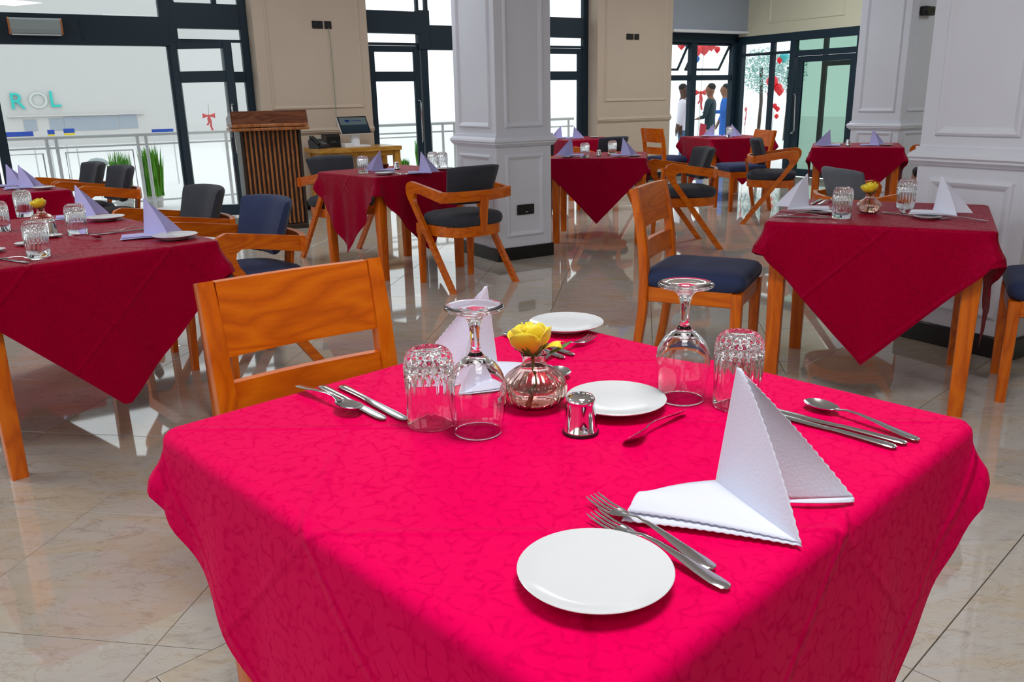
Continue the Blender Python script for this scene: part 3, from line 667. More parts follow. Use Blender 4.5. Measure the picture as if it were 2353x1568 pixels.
def cloth(label, c, az, a, b_, seed, mat='shaded_red_cloth', peak=0.55, dc=0.125, fold=0.006, res=0.024, wr=0.0015, group='red tablecloths', peaks=None):
    rnd = random.Random(seed); A, B = a / 2 + 0.004, b_ / 2 + 0.004; rc = 0.024; re = 0.018 if mat == 'red_damask' else 0.013
    per = []   # x, y, nx, ny, drop, cornerness
    sides = [((1, 0), A, B), ((0, 1), B, A), ((-1, 0), A, B), ((0, -1), B, A)]
    pk = peaks or [peak] * 4
    for si, (nv, off, half) in enumerate(sides):
        tv = (-nv[1], nv[0]); L = half - rc; n = max(8, int(2 * L / res))
        for k in range(n + 1):
            u = -L + 2 * L * k / n; f = abs(u) / half
            dr = dc + (pk[si] - dc) * max(0.0, (1 - f)) ** 1.02
            per.append((nv[0] * off + tv[0] * u, nv[1] * off + tv[1] * u, nv[0], nv[1], dr, max(0, (f - 0.72) / 0.28) ** 2, si, u))
        nn = sides[(si + 1) % 4][0]; cx = nv[0] * off + tv[0] * L if True else 0; cy = nv[1] * off + tv[1] * L
        ccx, ccy = nv[0] * (off - rc) + tv[0] * L, nv[1] * (off - rc) + tv[1] * L
        for k in range(1, 6):
            th = pi / 2 * k / 6; nx = nv[0] * cos(th) + nn[0] * sin(th); ny = nv[1] * cos(th) + nn[1] * sin(th)
            per.append((ccx + nx * rc, ccy + ny * rc, nx, ny, dc * (1.0 - 0.1 * sin(2 * th)), 1.0 + 0.6 * sin(2 * th), si, 9))
    N = len(per); V, UV, F = [], [], []
    # wrinkle lines on the top
    wl = [(rnd.uniform(0, pi), rnd.uniform(-A, A), rnd.uniform(0.02, 0.05), rnd.uniform(0.4, 1)) for _ in range(9)]
    def wz(x, y):
        z = 0
        for th, o_, wd, am in wl:
            d_ = x * cos(th) + y * sin(th) - o_; z += am * wr * math.exp(-(d_ / wd) ** 2) * (0.5 + 0.5 * sin(5 * (x * sin(th) - y * cos(th)) + o_ * 20))
        return z
    rows = [0.12, 0.25, 0.4, 0.55, 0.68, 0.8, 0.9, 0.96]
    V.append((0, 0, TOPZ + 0.003 + wz(0, 0))); UV.append((0, 0))
    def ring(pts):
        o_ = len(V)
        for p, uv in pts: V.append(p); UV.append(uv)
        return o_
    rings = []
    for s_ in rows: rings.append(ring([((p[0] * s_, p[1] * s_, TOPZ + 0.003 + wz(p[0] * s_, p[1] * s_) * min(1, (1 - s_) * 8)), (p[0] * s_, p[1] * s_)) for p in per]))
    ph = [rnd.uniform(0, 6.3) for _ in range(6)]
    def side_pt(p, d_):
        x, y, nx, ny, dr, cn, si, u = p
        k = d_ / max(dr, 1e-4)
        fl = d_ * (0.035 + 0.40 * cn * min(1, k * 1.4) * (1 - 0.35 * k)) if dr > 0 else 0
        s_ = (u if u < 5 else 0)
        wave = fold * k * (sin(s_ * 23 + ph[si]) + 0.6 * sin(s_ * 41 + ph[(si + 1) % 4])) * (1 - min(1, cn))
        wave += 0.012 * k * k * cn * sin(s_ * 60 + ph[4]) if u < 5 else 0
        o_ = fl + wave
        return (x + nx * o_, y + ny * o_, TOPZ + 0.003 - re - d_)
    for q in (0, 30, 60, 90):
        th = R_(q); rings.append(ring([((p[0] + p[2] * (re * sin(th) - re * 0.4), p[1] + p[3] * (re * sin(th) - re * 0.4), TOPZ + 0.003 - re + re * cos(th)), (p[0] + p[2] * re * th, p[1] + p[3] * re * th)) for p in per]))
    K = 16
    for k in range(1, K + 1): rings.append(ring([(side_pt((p[0] + p[2] * re * 0.6, p[1] + p[3] * re * 0.6) + p[2:], p[4] * k / K), (p[0] + p[2] * (re * 1.57 + p[4] * k / K), p[1] + p[3] * (re * 1.57 + p[4] * k / K))) for p in per]))
    for j in range(N): F.append((0, rings[0] + j, rings[0] + (j + 1) % N))
    for r1_, r2_ in zip(rings, rings[1:]):
        for j in range(N): F.append((r1_ + j, r2_ + j, r2_ + (j + 1) % N, r1_ + (j + 1) % N))
    g = G(); g.v = V; g.f = F
    o = obj('tablecloth', g, mat, None, (c[0], c[1], 0), AZ(az), smooth=75, uvs=UV)
    return tag(o, label, 'tablecloth', group)

# ------------------------------------------------------------------ tables, cloths, chairs
T1 = ((0.078, 1.232), 46.5, 0.905, 0.905); T2 = ((1.609, 3.575), 27, 0.82, 0.82); T3 = ((-1.96, 3.45), 133, 0.85, 1.40)
TG = 'wooden dining tables under red cloths'
CZ = 0.7505
def tpair(t_, l1, l2, seed, **kw):
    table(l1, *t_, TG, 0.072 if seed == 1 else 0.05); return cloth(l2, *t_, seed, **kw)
tpair(T1, 'wooden table nearest the camera, under the bright crimson cloth', 'bright crimson damask tablecloth carrying two stemmed wine glasses', 1, mat='red_damask', res=0.012, peak=0.54, dc=0.09, peaks=[0.54, 0.54, 0.24, 0.46])
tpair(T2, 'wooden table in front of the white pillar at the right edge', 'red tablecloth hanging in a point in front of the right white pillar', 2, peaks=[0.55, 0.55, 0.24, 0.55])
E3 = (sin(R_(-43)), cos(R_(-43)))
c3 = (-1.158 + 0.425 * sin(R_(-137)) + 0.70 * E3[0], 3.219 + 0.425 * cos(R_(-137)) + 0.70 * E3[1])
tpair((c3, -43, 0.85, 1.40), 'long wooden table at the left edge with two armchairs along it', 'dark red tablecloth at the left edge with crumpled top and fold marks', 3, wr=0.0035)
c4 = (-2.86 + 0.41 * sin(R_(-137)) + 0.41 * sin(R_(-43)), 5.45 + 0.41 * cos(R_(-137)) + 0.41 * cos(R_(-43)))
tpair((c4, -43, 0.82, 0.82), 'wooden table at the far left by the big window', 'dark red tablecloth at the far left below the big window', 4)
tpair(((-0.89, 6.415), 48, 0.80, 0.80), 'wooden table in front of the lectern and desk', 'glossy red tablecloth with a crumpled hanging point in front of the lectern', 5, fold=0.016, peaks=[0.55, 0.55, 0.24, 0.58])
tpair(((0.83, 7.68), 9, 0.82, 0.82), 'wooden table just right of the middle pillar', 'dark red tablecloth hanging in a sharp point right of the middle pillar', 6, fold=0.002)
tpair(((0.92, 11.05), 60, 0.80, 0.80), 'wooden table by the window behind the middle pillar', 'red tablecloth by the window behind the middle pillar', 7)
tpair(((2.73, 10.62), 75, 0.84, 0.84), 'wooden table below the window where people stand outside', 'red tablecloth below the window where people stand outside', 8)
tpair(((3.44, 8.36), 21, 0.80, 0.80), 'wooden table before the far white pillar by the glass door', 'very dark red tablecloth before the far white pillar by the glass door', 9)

GA = 'wooden armchairs with grey upholstery'; GS = 'wooden side chairs with slatted backs'
side_chair('orange wooden chair nearest the camera, broad back above the crimson cloth', (-0.362, 1.752, 0), 143, GS)
side_chair('wooden side chair with navy seat left of the red table by right pillar', (0.889, 3.72, 0), 117, GS)
side_chair('wooden chair with navy seat cut off by the right picture edge', (2.126 + 0.19 * sin(R_(117)), 3.41 + 0.19 * cos(R_(117)), 0), -63, GS)
side_chair('distant wooden side chair against the tan pier left of the corner windows', (2.06, 10.82, 0), 66, GS)
side_chair('distant wooden side chair with its back to the glass door side', (2.61, 9.45, 0), -100, GS)
def AC(l, x, y, az): return armchair(l, (x, y, 0), az, GA)
AC('armchair with navy back along the left table, nearer of the two', -1.27, 3.88, 226)
AC('armchair along the left table, partly hidden by the nearer one', -1.79, 4.50, 226)
AC('charcoal armchair by the big window, right one of the far left pair', -3.05, 6.28, 227)
AC('charcoal armchair by the big window, left one of the far left pair', -3.49, 6.76, 227)
AC('armchair standing before the middle pillar with its back to the camera', -0.33, 5.80, -40)
AC('armchair behind the red table, between the table and the yellow desk', -1.39, 6.95, 138)
AC('armchair seen from the side, between the sharp pointed cloth and the darkest table', 1.50, 7.15, -96)
AC('armchair facing right towards the darkest red table', 2.66, 8.46, 111)
AC('armchair with light grey back just behind the table by right pillar', 2.10, 4.92, 84)
AC('armchair half hidden by the right pillar at the darkest red table', 4.28, 8.36, -69)
AC('armchair with dark back between the two tables right of the middle pillar', 1.10, 9.60, -35)
AC('armchair mostly hidden behind the right side of the middle pillar', 0.33, 9.15, 20)

# ------------------------------------------------------------------ tableware builders
def lerp_prof(pts, n):
    """densify a profile"""
    out = []
    for (r1_, z1), (r2_, z2) in zip(pts, pts[1:]):
        for k in range(n): out.append((r1_ + (r2_ - r1_) * k / n, z1 + (z2 - z1) * k / n))
    return out + [pts[-1]]
def tumbler_mesh():
    outer = lerp_prof([(0.0385, 0.0), (0.0387, 0.03), (0.0395, 0.06), (0.0405, 0.082)], 4)[:-1] + lerp_prof([(0.0405, 0.082), (0.0408, 0.098), (0.0385, 0.112), (0.0335, 0.121), (0.027, 0.1255)], 5) + [(0.021, 0.1262), (0.0175, 0.1245), (0.010, 0.1238), (0.0, 0.1236)]
    inner = [(0.0, 0.104), (0.018, 0.1035), (0.029, 0.100), (0.0345, 0.091), (0.0362, 0.07), (0.0364, 0.03), (0.0367, 0.001), (0.0375, -0.0002)]
    def mod(r, z, a):
        if r < 0.024: return r
        if 0.028 < z < 0.084: k = min(1, (z - 0.028) / 0.02); return r * (1 - 0.05 * k * abs(sin(9 * a)))
        if z >= 0.084:
            zz = (z - 0.084) * 260; return r * (1 - 0.026 * (1 - max(abs(cos(9 * a + zz * 0.55)), abs(cos(9 * a - zz * 0.55)))) * 6.5)
        return r
    g = G(); n = 108
    gi = G().lathe(inner + outer, n, lambda r, z, a: mod(r, z, a) if (r, z) not in inset else r)
    return gi
inset = set([(0.018, 0.1035), (0.029, 0.100), (0.0345, 0.091), (0.0362, 0.07), (0.0364, 0.03), (0.0367, 0.001), (0.0375, -0.0002)])
TUM = mesh('tumbler', tumbler_mesh(), 'clear_glass', 50)
def tumbler(label, x, y, rz=0.0, group='upturned cut glass tumblers', s=1.0, z=CZ):
    o = obj('tumbler', TUM, 'clear_glass', None, (x, y, z), rz); o.scale = (s, s, s); return tag(o, label, 'glass', group)
def smooth_prof(pts, n=4):
    out = []
    P = [pts[0]] + list(pts) + [pts[-1]]
    for i in range(1, len(P) - 2):
        p0, p1, p2, p3 = P[i - 1], P[i], P[i + 1], P[i + 2]
        for k in range(n):
            q = k / n; out.append(tuple(0.5 * (2 * p1[j] + (p2[j] - p0[j]) * q + (2 * p0[j] - 5 * p1[j] + 4 * p2[j] - p3[j]) * q * q + (3 * p1[j] - p0[j] - 3 * p2[j] + p3[j]) * q ** 3) for j in (0, 1)))
    return out + [pts[-1]]
wo = smooth_prof([(0.0372, 0.0), (0.0405, 0.02), (0.0440, 0.045), (0.0455, 0.068), (0.0425, 0.090), (0.0335, 0.107), (0.0215, 0.118), (0.0125, 0.125), (0.0080, 0.134), (0.0072, 0.148), (0.0082, 0.166), (0.0115, 0.180), (0.0185, 0.189), (0.030, 0.1935), (0.0415, 0.1965)], 4) + [(0.0455, 0.1985), (0.0462, 0.2005), (0.0455, 0.2025), (0.0425, 0.2035), (0.03, 0.2015), (0.016, 0.1995), (0.007, 0.1998), (0.0, 0.2002)]
wi = [(0.0, 0.1165)] + smooth_prof([(0.010, 0.1155), (0.0215, 0.111), (0.0325, 0.101), (0.0408, 0.086), (0.0440, 0.068), (0.0426, 0.045), (0.0392, 0.02), (0.0359, 0.0005)], 3) + [(0.0365, -0.0003)]
WGL = mesh('wine_glass', G().lathe(wi + wo, 64), 'clear_glass', 60)
def wineglass(label, x, y):
    o = obj('wine_glass', WGL, 'clear_glass', None, (x, y, CZ)); return tag(o, label, 'glass', 'upturned wine glasses')

PLM = mesh('bread_plate', G().lathe([(0, 0.0), (0.046, 0.0), (0.048, 0.0035), (0.062, 0.0065), (0.078, 0.0125), (0.0835, 0.0155), (0.0842, 0.0168), (0.0832, 0.0175), (0.076, 0.0150), (0.066, 0.0118), (0.055, 0.0098), (0.03, 0.0090), (0, 0.0088)], 72), 'porcelain', 50)
def bread_plate(label, x, y, s=1.0): o = obj('bread_plate', PLM, 'porcelain', None, (x, y, CZ)); o.scale = (s, s, s); return tag(o, label, 'plate', 'white bread plates')

def shaker(label, x, y, s=1.0):
    t_ = thing('salt_shaker', label, 'shaker', (x, y, CZ), 0, 'chrome salt shakers'); t_.scale = (s, s, s)
    obj('body', G().lathe([(0, 0), (0.0265, 0), (0.0275, 0.002), (0.0268, 0.006), (0.0255, 0.010), (0.0235, 0.028), (0.0215, 0.046), (0.0212, 0.050), (0, 0.050)], 40), 'chrome', t_)
    obj('base_ring', G().lathe([(0, -0.0002), (0.0282, -0.0002), (0.0285, 0.002), (0.0278, 0.0045), (0, 0.0045)], 40), 'black_plastic', t_)
    obj('cap', G().lathe([(0.0218, 0.049), (0.0225, 0.0515), (0.0222, 0.056), (0.019, 0.060), (0.012, 0.0625), (0, 0.0632)], 40), 'chrome', t_)
    for k in range(5): obj('pour_hole', G().lathe([(0, 0.0600), (0.0012, 0.0600), (0.0012, 0.0636 - 0.0004 * (k > 0)), (0, 0.0636 - 0.0004 * (k > 0))], 8, None, *( (0, 0) if k == 0 else (0.007 * cos(k * pi / 2), 0.007 * sin(k * pi / 2)))), 'black_plastic', t_)
    return t_

def petal(R0, h, wd, z0, a0, curl, tip=0.0, n=6, m_=6):
    """a cupped petal standing around the axis"""
    P = []
    for i in range(n + 1):
        v = i / n
        for j in range(m_ + 1):
            u = -1 + 2 * j / m_; wv = wd * (0.45 + 0.55 * sin(pi * min(1, 0.15 + v * 0.75)))
            a = a0 + u * wv; r = R0 * (0.30 + 0.70 * sin(pi / 2 * min(1, 1.5 * v)) - 0.10 * max(0, v - 0.66) / 0.34) + curl * v ** 3 * (1 + 0.4 * u * u)
            z = z0 + h * (v - 0.13 * u * u * v) + tip * v ** 4 * (1 - abs(u)) - abs(curl) * 0.5 * v ** 4
            P.append((r * cos(a), r * sin(a), z))
    F = [(i * (m_ + 1) + j, i * (m_ + 1) + j + 1, (i + 1) * (m_ + 1) + j + 1, (i + 1) * (m_ + 1) + j) for i in range(n) for j in range(m_)]
    return P, F
def rose_parts(par, z0, s=1.0, lean=(0, 0)):
    rnd = random.Random(3)
    hd = bpy.data.objects.new('rose_head', None); COL.objects.link(hd); hd.parent = par; hd.location = (lean[0], lean[1], z0); hd.rotation_euler = (R_(-10), R_(-6), 0.2); hd.scale = (s,) * 3
    for k, (R0, h, wd, n, zo, cu) in enumerate([(0.006, 0.046, 1.9, 3, 0.006, -0.001), (0.012, 0.047, 1.35, 3, 0.005, 0.0), (0.019, 0.047, 1.15, 4, 0.003, 0.0005), (0.027, 0.047, 1.0, 4, 0.001, 0.003), (0.0335, 0.044, 0.95, 4, -0.001, 0.006)]):
        for j in range(n):
            P, F = petal(R0, h * rnd.uniform(0.95, 1.05), wd, zo, 2 * pi * (j + 0.41 * k) / n + rnd.uniform(-0.1, 0.1), cu * rnd.uniform(0.5, 1.4), 0.001)
            g = G(); g.add(P, F); o = obj('petal', g, 'rose_petal', hd, smooth=80)
            md = o.modifiers.new('thick', 'SOLIDIFY'); md.thickness = 0.0009
    for j in range(5):
        P, F = petal(0.020, 0.024, 0.28, -0.006, 2 * pi * j / 5 + 0.3, 0.008, 0.004, 4, 2); g = G(); g.add(P, F); o = obj('sepal', g, 'leaf_green', hd, smooth=80)
        md = o.modifiers.new('thick', 'SOLIDIFY'); md.thickness = 0.0007
    obj('hip', G().sphere((0, 0, -0.001), 0.009, 10, 6), 'leaf_green', hd)
    obj('stem', G().tube([(lean[0], lean[1], z0), (lean[0] * 0.7, lean[1] * 0.7, z0 - 0.03), (0.004, 0, 0.045), (-0.008, 0.004, 0.008)], 0.0028, 7), 'stem_green', par)
    return hd
def vase(label, x, y, rlabel, rz=0.0, leaf=True, s=1.0):
    t_ = thing('bud_vase', label, 'vase', (x, y, CZ), rz, 'ribbed glass bud vases'); t_.scale = (s,) * 3
    outer = smooth_prof([(0.028, 0.0), (0.040, 0.004), (0.0505, 0.014), (0.0560, 0.028), (0.0555, 0.040), (0.048, 0.053), (0.035, 0.063), (0.024, 0.070), (0.0195, 0.077), (0.0192, 0.084), (0.0225, 0.093)], 3)
    inner = smooth_prof([(0.0207, 0.0925), (0.0172, 0.084), (0.0175, 0.077), (0.022, 0.071), (0.033, 0.0615), (0.046, 0.0515), (0.0532, 0.040), (0.0535, 0.028), (0.048, 0.0155), (0.038, 0.007), (0.025, 0.004)], 3)
    ns = len(outer)
    pr = [(0, 0.0012), (0.020, 0.0)] + outer + [(0.0222, 0.0938), (0.0212, 0.0935)] + inner + [(0, 0.004)]
    rib = lambda r, z, a: r * (1 - 0.035 * (1 - abs(cos(11 * a)) ** 0.6) * min(1, max(0, (r - 0.018) / 0.02)))
    obj('glass_body', G().lathe(pr, 132, rib), 'pink_glass', t_, smooth=50)
    wp = [(0, 0.0046)] + [(r * 0.955 - 0.0006, z + 0.0006) for r, z in reversed(inner) if 0.004 <= z < 0.034]; wp += [(wp[-1][0], 0.0345), (0, 0.0345)]
    obj('water', G().lathe(wp, 66), 'vase_water', t_)
    r_ = thing('yellow_rose', rlabel, 'flower', (x, y, CZ), rz, 'yellow roses'); r_.scale = (s,) * 3
    rose_parts(r_, 0.093, 1.0, (-0.002, -0.002))
    if leaf:
        g = G(); P = []
        for i in range(8):
            v = i / 7; w = 0.010 * sin(pi * min(1, v * 0.95 + 0.05)) ** 0.8
            for u in (-1, 0, 1): P.append((0.026 + 0.036 * v, u * w - 0.004, 0.096 + 0.018 * v - 0.003 * abs(u)))
        g.add(P, [(i * 3 + j, i * 3 + j + 1, (i + 1) * 3 + j + 1, (i + 1) * 3 + j) for i in range(7) for j in (0, 1)])
        o = obj('leaf', g, 'leaf_green', r_, smooth=80); md = o.modifiers.new('thick', 'SOLIDIFY'); md.thickness = 0.0008
        P, F = petal(0.026, 0.028, 0.5, 0.096, -0.25, 0.022, 0.002); g = G(); g.add(P, F); o = obj('petal', g, 'rose_petal', r_, smooth=80); o.modifiers.new('thick', 'SOLIDIFY').thickness = 0.0009
    return t_

# cutlery: local x from the handle end (0) to the tip
def strip(stations, n=10):
    """lofted blade: (x, halfwidth, z, thickness)"""
    return [[(x, w * cos(2 * pi * k / n), z + 0.5 * th * sin(2 * pi * k / n)) for k in range(n)] for x, w, z, th in stations]
def knife_g(): return G().loft(strip([(0, 0.004, 0.002, 0.002), (0.004, 0.0075, 0.0026, 0.004), (0.02, 0.0085, 0.003, 0.005), (0.06, 0.0065, 0.003, 0.005), (0.095, 0.0058, 0.003, 0.0045), (0.105, 0.0066, 0.0026, 0.0028), (0.13, 0.0082, 0.0022, 0.0018), (0.19, 0.0092, 0.002, 0.0015), (0.212, 0.0085, 0.002, 0.0014), (0.222, 0.006, 0.002, 0.0012), (0.226, 0.002, 0.002, 0.001)]))
HAND = [(0, 0.0035, 0.003, 0.002), (0.004, 0.0078, 0.0034, 0.0028), (0.018, 0.0098, 0.004, 0.003), (0.04, 0.0085, 0.006, 0.003), (0.07, 0.0058, 0.010, 0.003), (0.10, 0.0038, 0.013, 0.003), (0.122, 0.0032, 0.0125, 0.003), (0.135, 0.0040, 0.009, 0.003)]
def bowl(x0, L, hw, depth, ztop, M=None):
    n, m_ = 20, 6; P = []; F = []
    for lay in (0, 1):
        o_ = len(P); cx = x0 + L / 2; P.append((cx, 0, ztop - depth - (0.0012 if lay else 0)))
        for i in range(1, m_ + 1):
            q = i / m_
            for k in range(n):
                a = 2 * pi * k / n; egg = 1 + 0.16 * cos(a)
                P.append((cx + L / 2 * q * cos(a), hw * q * sin(a) * egg if True else 0, ztop - depth * (1 - q ** 2.2) - (0.0012 if lay else 0)))
        for k in range(n): F.append((o_, o_ + 1 + k, o_ + 1 + (k + 1) % n))
        for i in range(m_ - 1):
            for k in range(n): F.append((o_ + 1 + i * n + k, o_ + 1 + i * n + (k + 1) % n, o_ + 1 + (i + 1) * n + (k + 1) % n, o_ + 1 + (i + 1) * n + k))
    h = len(P) // 2; o1 = 1 + (m_ - 1) * n
    for k in range(n): F.append((o1 + k, o1 + (k + 1) % n, h + o1 + (k + 1) % n, h + o1 + k))
    return P, F
def spoon_g(s=1.0, bw=0.0205, bl=0.062):
    g = G().loft(strip(HAND + [(0.142, 0.0065, 0.0085, 0.002)])); P, F = bowl(0.136, bl, bw, 0.0085, 0.0098); g.add(P, F)
    g.v = [(x * s, y * s, z * s) for x, y, z in g.v]; return g
def fork_g():
    g = G().loft(strip(HAND + [(0.145, 0.0085, 0.0065, 0.0022), (0.156, 0.0118, 0.0048, 0.002), (0.164, 0.0122, 0.0042, 0.002)]))
    for k in range(4):
        y = (k - 1.5) * 0.0066; g.loft(strip([(0.161, 0.0023, 0.0042, 0.002), (0.180, 0.0020, 0.0042, 0.002), (0.198, 0.0018, 0.0062, 0.0018), (0.207, 0.0008, 0.0085, 0.001)], 6)); n0 = len(g.v) - 24
        for i in range(n0, len(g.v)): x, yy, z = g.v[i]; g.v[i] = (x, yy + y, z)
    return g
KN = mesh('table_knife', knife_g(), 'steel', 60); SPN = mesh('table_spoon', spoon_g(), 'steel', 60); TSP = mesh('tea_spoon', spoon_g(0.86), 'steel', 60); FK = mesh('fork', fork_g(), 'steel', 60)
def cut(me, label, x0, y0, x1, y1, z=CZ, roll=0.0, pitch=0.0):
    """handle end at (x0, y0), pointing to (x1, y1)"""
    o = obj(me.name.split('.')[0], me, 'steel', None, (x0, y0, z)); o.rotation_euler = (roll, pitch, math.atan2(y1 - y0, x1 - x0))
    nm = {'table_knife': 'knife', 'table_spoon': 'spoon', 'tea_spoon': 'spoon', 'fork': 'fork'}[me.name.split('.')[0]]
    return tag(o, label, nm, {'knife': 'table knives', 'spoon': 'spoons', 'fork': 'forks'}[nm])

# folded napkin: a standing fold, a wing behind it and a flap lying in front
def tri_patch(e0, e1, e2, n=16, bulge=(0, 0, 0), zig=(0, 0, 0), amp=0.0011):
    """triangular patch between three corner points, edges bowed by midpoints: e = (P0, mid, P1)"""
    def bz(e, t): a, m_, c = (Vector(q) for q in e); return a * (1 - t) ** 2 + m_ * 2 * t * (1 - t) + c * t * t
    P = []; F = []; bu = Vector(bulge)
    for i in range(n + 1):
        v = i / n; L = bz(e0, v); Rr = bz(e1, v)
        base = [bz(e2, j / n) for j in range(n + 1)]
        for j in range(n + 1):
            u = j / n; lin = Vector(e2[0]) .lerp(Vector(e2[2]), u); p = L.lerp(Rr, u) + (base[j] - lin) * v
            p = p + bu * (4 * u * (1 - u)) * v * (1.2 - v)
            if zig[0] and j == 0: p = p + (Rr - L).normalized() * (amp if i % 2 else -amp)
            if zig[1] and j == n: p = p + (Rr - L).normalized() * (amp if i % 2 else -amp)
            P.append(p)
    for i in range(n):
        for j in range(n): a = i * (n + 1) + j; F.append((a, a + 1, a + n + 2, a + n + 1))
    return P, F
def napkin_mesh(mir):
    A, B, C, D1, D2 = (-0.035, 0.067, 0.0), (0.026, -0.091, 0.001), (0.130, 0.019, 0.004), (-0.171, -0.022, 0.002), (-0.138, 0.044, 0.004)
    ap = (-0.020, 0.050, 0.172); g = G()
    def mid(a, b_, o_=(0, 0, 0)): return tuple((a[i] + b_[i]) / 2 + o_[i] for i in range(3))
    P, F = tri_patch((ap, mid(ap, A), A), ((ap[0] + 0.006, ap[1] - 0.002, ap[2] - 0.002), mid(ap, B, (0.008, 0.0, 0.012)), B), (A, mid(A, B, (-0.012, -0.006, 0)), B), 40, (0.012, 0.0, 0.012), (0, 1, 0)); g.add(P, F)
    P, F = tri_patch(((ap[0] + 0.010, ap[1] + 0.006, ap[2] - 0.010), mid(ap, (0.02, 0.03, 0), (0.004, 0.012, 0)), (0.020, 0.030, 0.001)), ((ap[0] + 0.016, ap[1] + 0.008, ap[2] - 0.016), mid(ap, C, (0.002, 0.012, 0.008)), C), ((0.020, 0.030, 0.001), (0.075, 0.010, 0.0), C), 40, (0.006, 0.020, 0.0), (0, 1, 0)); g.add(P, F)
    # lower roll of the wing
    P, F = tri_patch((C, C, C), ((C[0] - 0.002, C[1] - 0.006, 0.001), (0.075, -0.006, 0.008), (0.020, 0.020, 0.001)), (C, (0.075, 0.012, 0.016), (0.02, 0.03, 0.012)), 12); g.add(P, F)
    for k, (dz, hh) in enumerate(((0.0, 0.004), (0.006, 0.012))):
        d1 = (D1[0] + 0.010 * k, D1[1] + 0.012 * k, 0.001 + dz); d2 = (D2[0] + 0.004 * k, D2[1] - 0.006 * k, 0.002 + dz); a_ = (A[0], A[1], 0.003 + dz); b_ = (B[0], B[1] + 0.004 * k, 0.0015 + dz * 0.4)
        P = []; n = 40; m_ = 12
        for i in range(n + 1):
            u = i / n
            for j in range(m_ + 1):
                v = j / m_; lo = Vector(d1).lerp(Vector(b_), u); hi = Vector(d2).lerp(Vector(a_), u); p = lo.lerp(hi, v)
                p.z += hh * sin(pi * v) * (1 - u) ** 0.7 * 0.9 + 0.003 * sin(pi * u)
                if j == 0: p.y += 0.0011 if i % 2 else -0.0011
                P.append(p)
        g.add(P, [(i * (m_ + 1) + j, i * (m_ + 1) + j + 1, (i + 1) * (m_ + 1) + j + 1, (i + 1) * (m_ + 1) + j) for i in range(n) for j in range(m_)])
    if mir: g.v = [(-x, y, z) for x, y, z in g.v]
    return g
NAP = {}
for mt in ('napkin_cloth', 'skylit_napkin_cloth'):
    for mir in (0, 1): NAP[mt, mir] = mesh('napkin', napkin_mesh(mir), mt, 60)
def napkin(label, x, y, mir=0, s=1.0, rz=0.0, mt='skylit_napkin_cloth', up=0.0):
    rz += R_((18 if not mir else -18) - math.degrees(math.atan2(x, y)))     # each cover is turned to its own seat
    o = obj('napkin', NAP[mt, mir], mt, None, (x, y, CZ + 0.001 + up), rz); o.scale = (s,) * 3
    md = o.modifiers.new('thick', 'SOLIDIFY'); md.thickness = 0.0012; md.offset = 0
    return tag(o, label, 'napkin', 'folded cloth napkins')

# ------------------------------------------------------------------ table 1 (crimson cloth)
bread_plate('white plate nearest the camera, right of the crossed forks', 0.084, 0.781)
bread_plate('white plate just behind the chrome salt shaker', 0.172, 1.303)
bread_plate('white plate behind the yellow rose at the far corner', 0.123, 1.800)
napkin('standing white napkin beside the right wine glass and the forks', 0.300, 0.930, 0, 1.0, 0.0, 'napkin_cloth')
napkin('white napkin standing behind the left tumbler and wine glass', -0.068, 1.475, 1, 0.95, R_(10), 'napkin_cloth')
tumbler('cut glass tumbler beside the left wine glass on the crimson cloth', -0.133, 1.248, 0.3)
tumbler('cut glass tumbler half behind the nearest standing white napkin', 0.374, 1.300, 0.1)
wineglass('upturned wine glass left of the rose vase', -0.056, 1.208); wineglass('upturned wine glass behind the nearest plate row, right of the rose', 0.289, 1.335)
vase('pink ribbed glass vase with water on the crimson cloth', 0.036, 1.318, 'yellow rose in the vase on the crimson cloth', 0.0)
shaker('chrome salt shaker in front of the pink ribbed vase on crimson cloth', 0.104, 1.196)
cut(FK, 'upper fork of the pair beside the nearest plate', 0.215, 0.794, 0.091, 0.977, CZ + 0.001); cut(FK, 'lower fork of the pair, its handle touching the nearest plate', 0.222, 0.758, 0.087, 0.932, CZ)
cut(TSP, 'teaspoon in front of the right wine glass, right of the shaker', 0.282, 1.262, 0.172, 1.136, CZ + 0.004, R_(40))
cut(SPN, 'soup spoon lying above the two knives at the right corner', 0.600, 1.131, 0.484, 1.300, CZ)
cut(KN, 'knife next to the soup spoon at the right corner of crimson cloth', 0.578, 1.122, 0.423, 1.273); cut(KN, 'outer knife of the right corner pair, nearer to the standing napkin', 0.556, 1.108, 0.412, 1.262)
cut(SPN, 'spoon with its bowl across a knife at the left corner', -0.393, 1.424, -0.268, 1.293, CZ + 0.005, R_(-6))
cut(KN, 'middle knife at the left corner, crossed by the spoon bowl', -0.354, 1.436, -0.201, 1.251); cut(KN, 'knife nearest the left tumbler at the left corner', -0.316, 1.434, -0.165, 1.245)
cut(KN, 'knife handle just left of the rose by the far plate', -0.018, 1.765, 0.10, 1.58); cut(KN, 'second knife by the far plate, left of the rose head', 0.000, 1.782, 0.12, 1.60)
cut(SPN, 'spoon whose bowl shows right of the pink vase', -0.02, 1.325, 0.126, 1.515, CZ + 0.003, R_(10)); cut(FK, 'fork with tines showing right of the rose, before the far plate', 0.045, 1.545, 0.152, 1.680, CZ + 0.002)

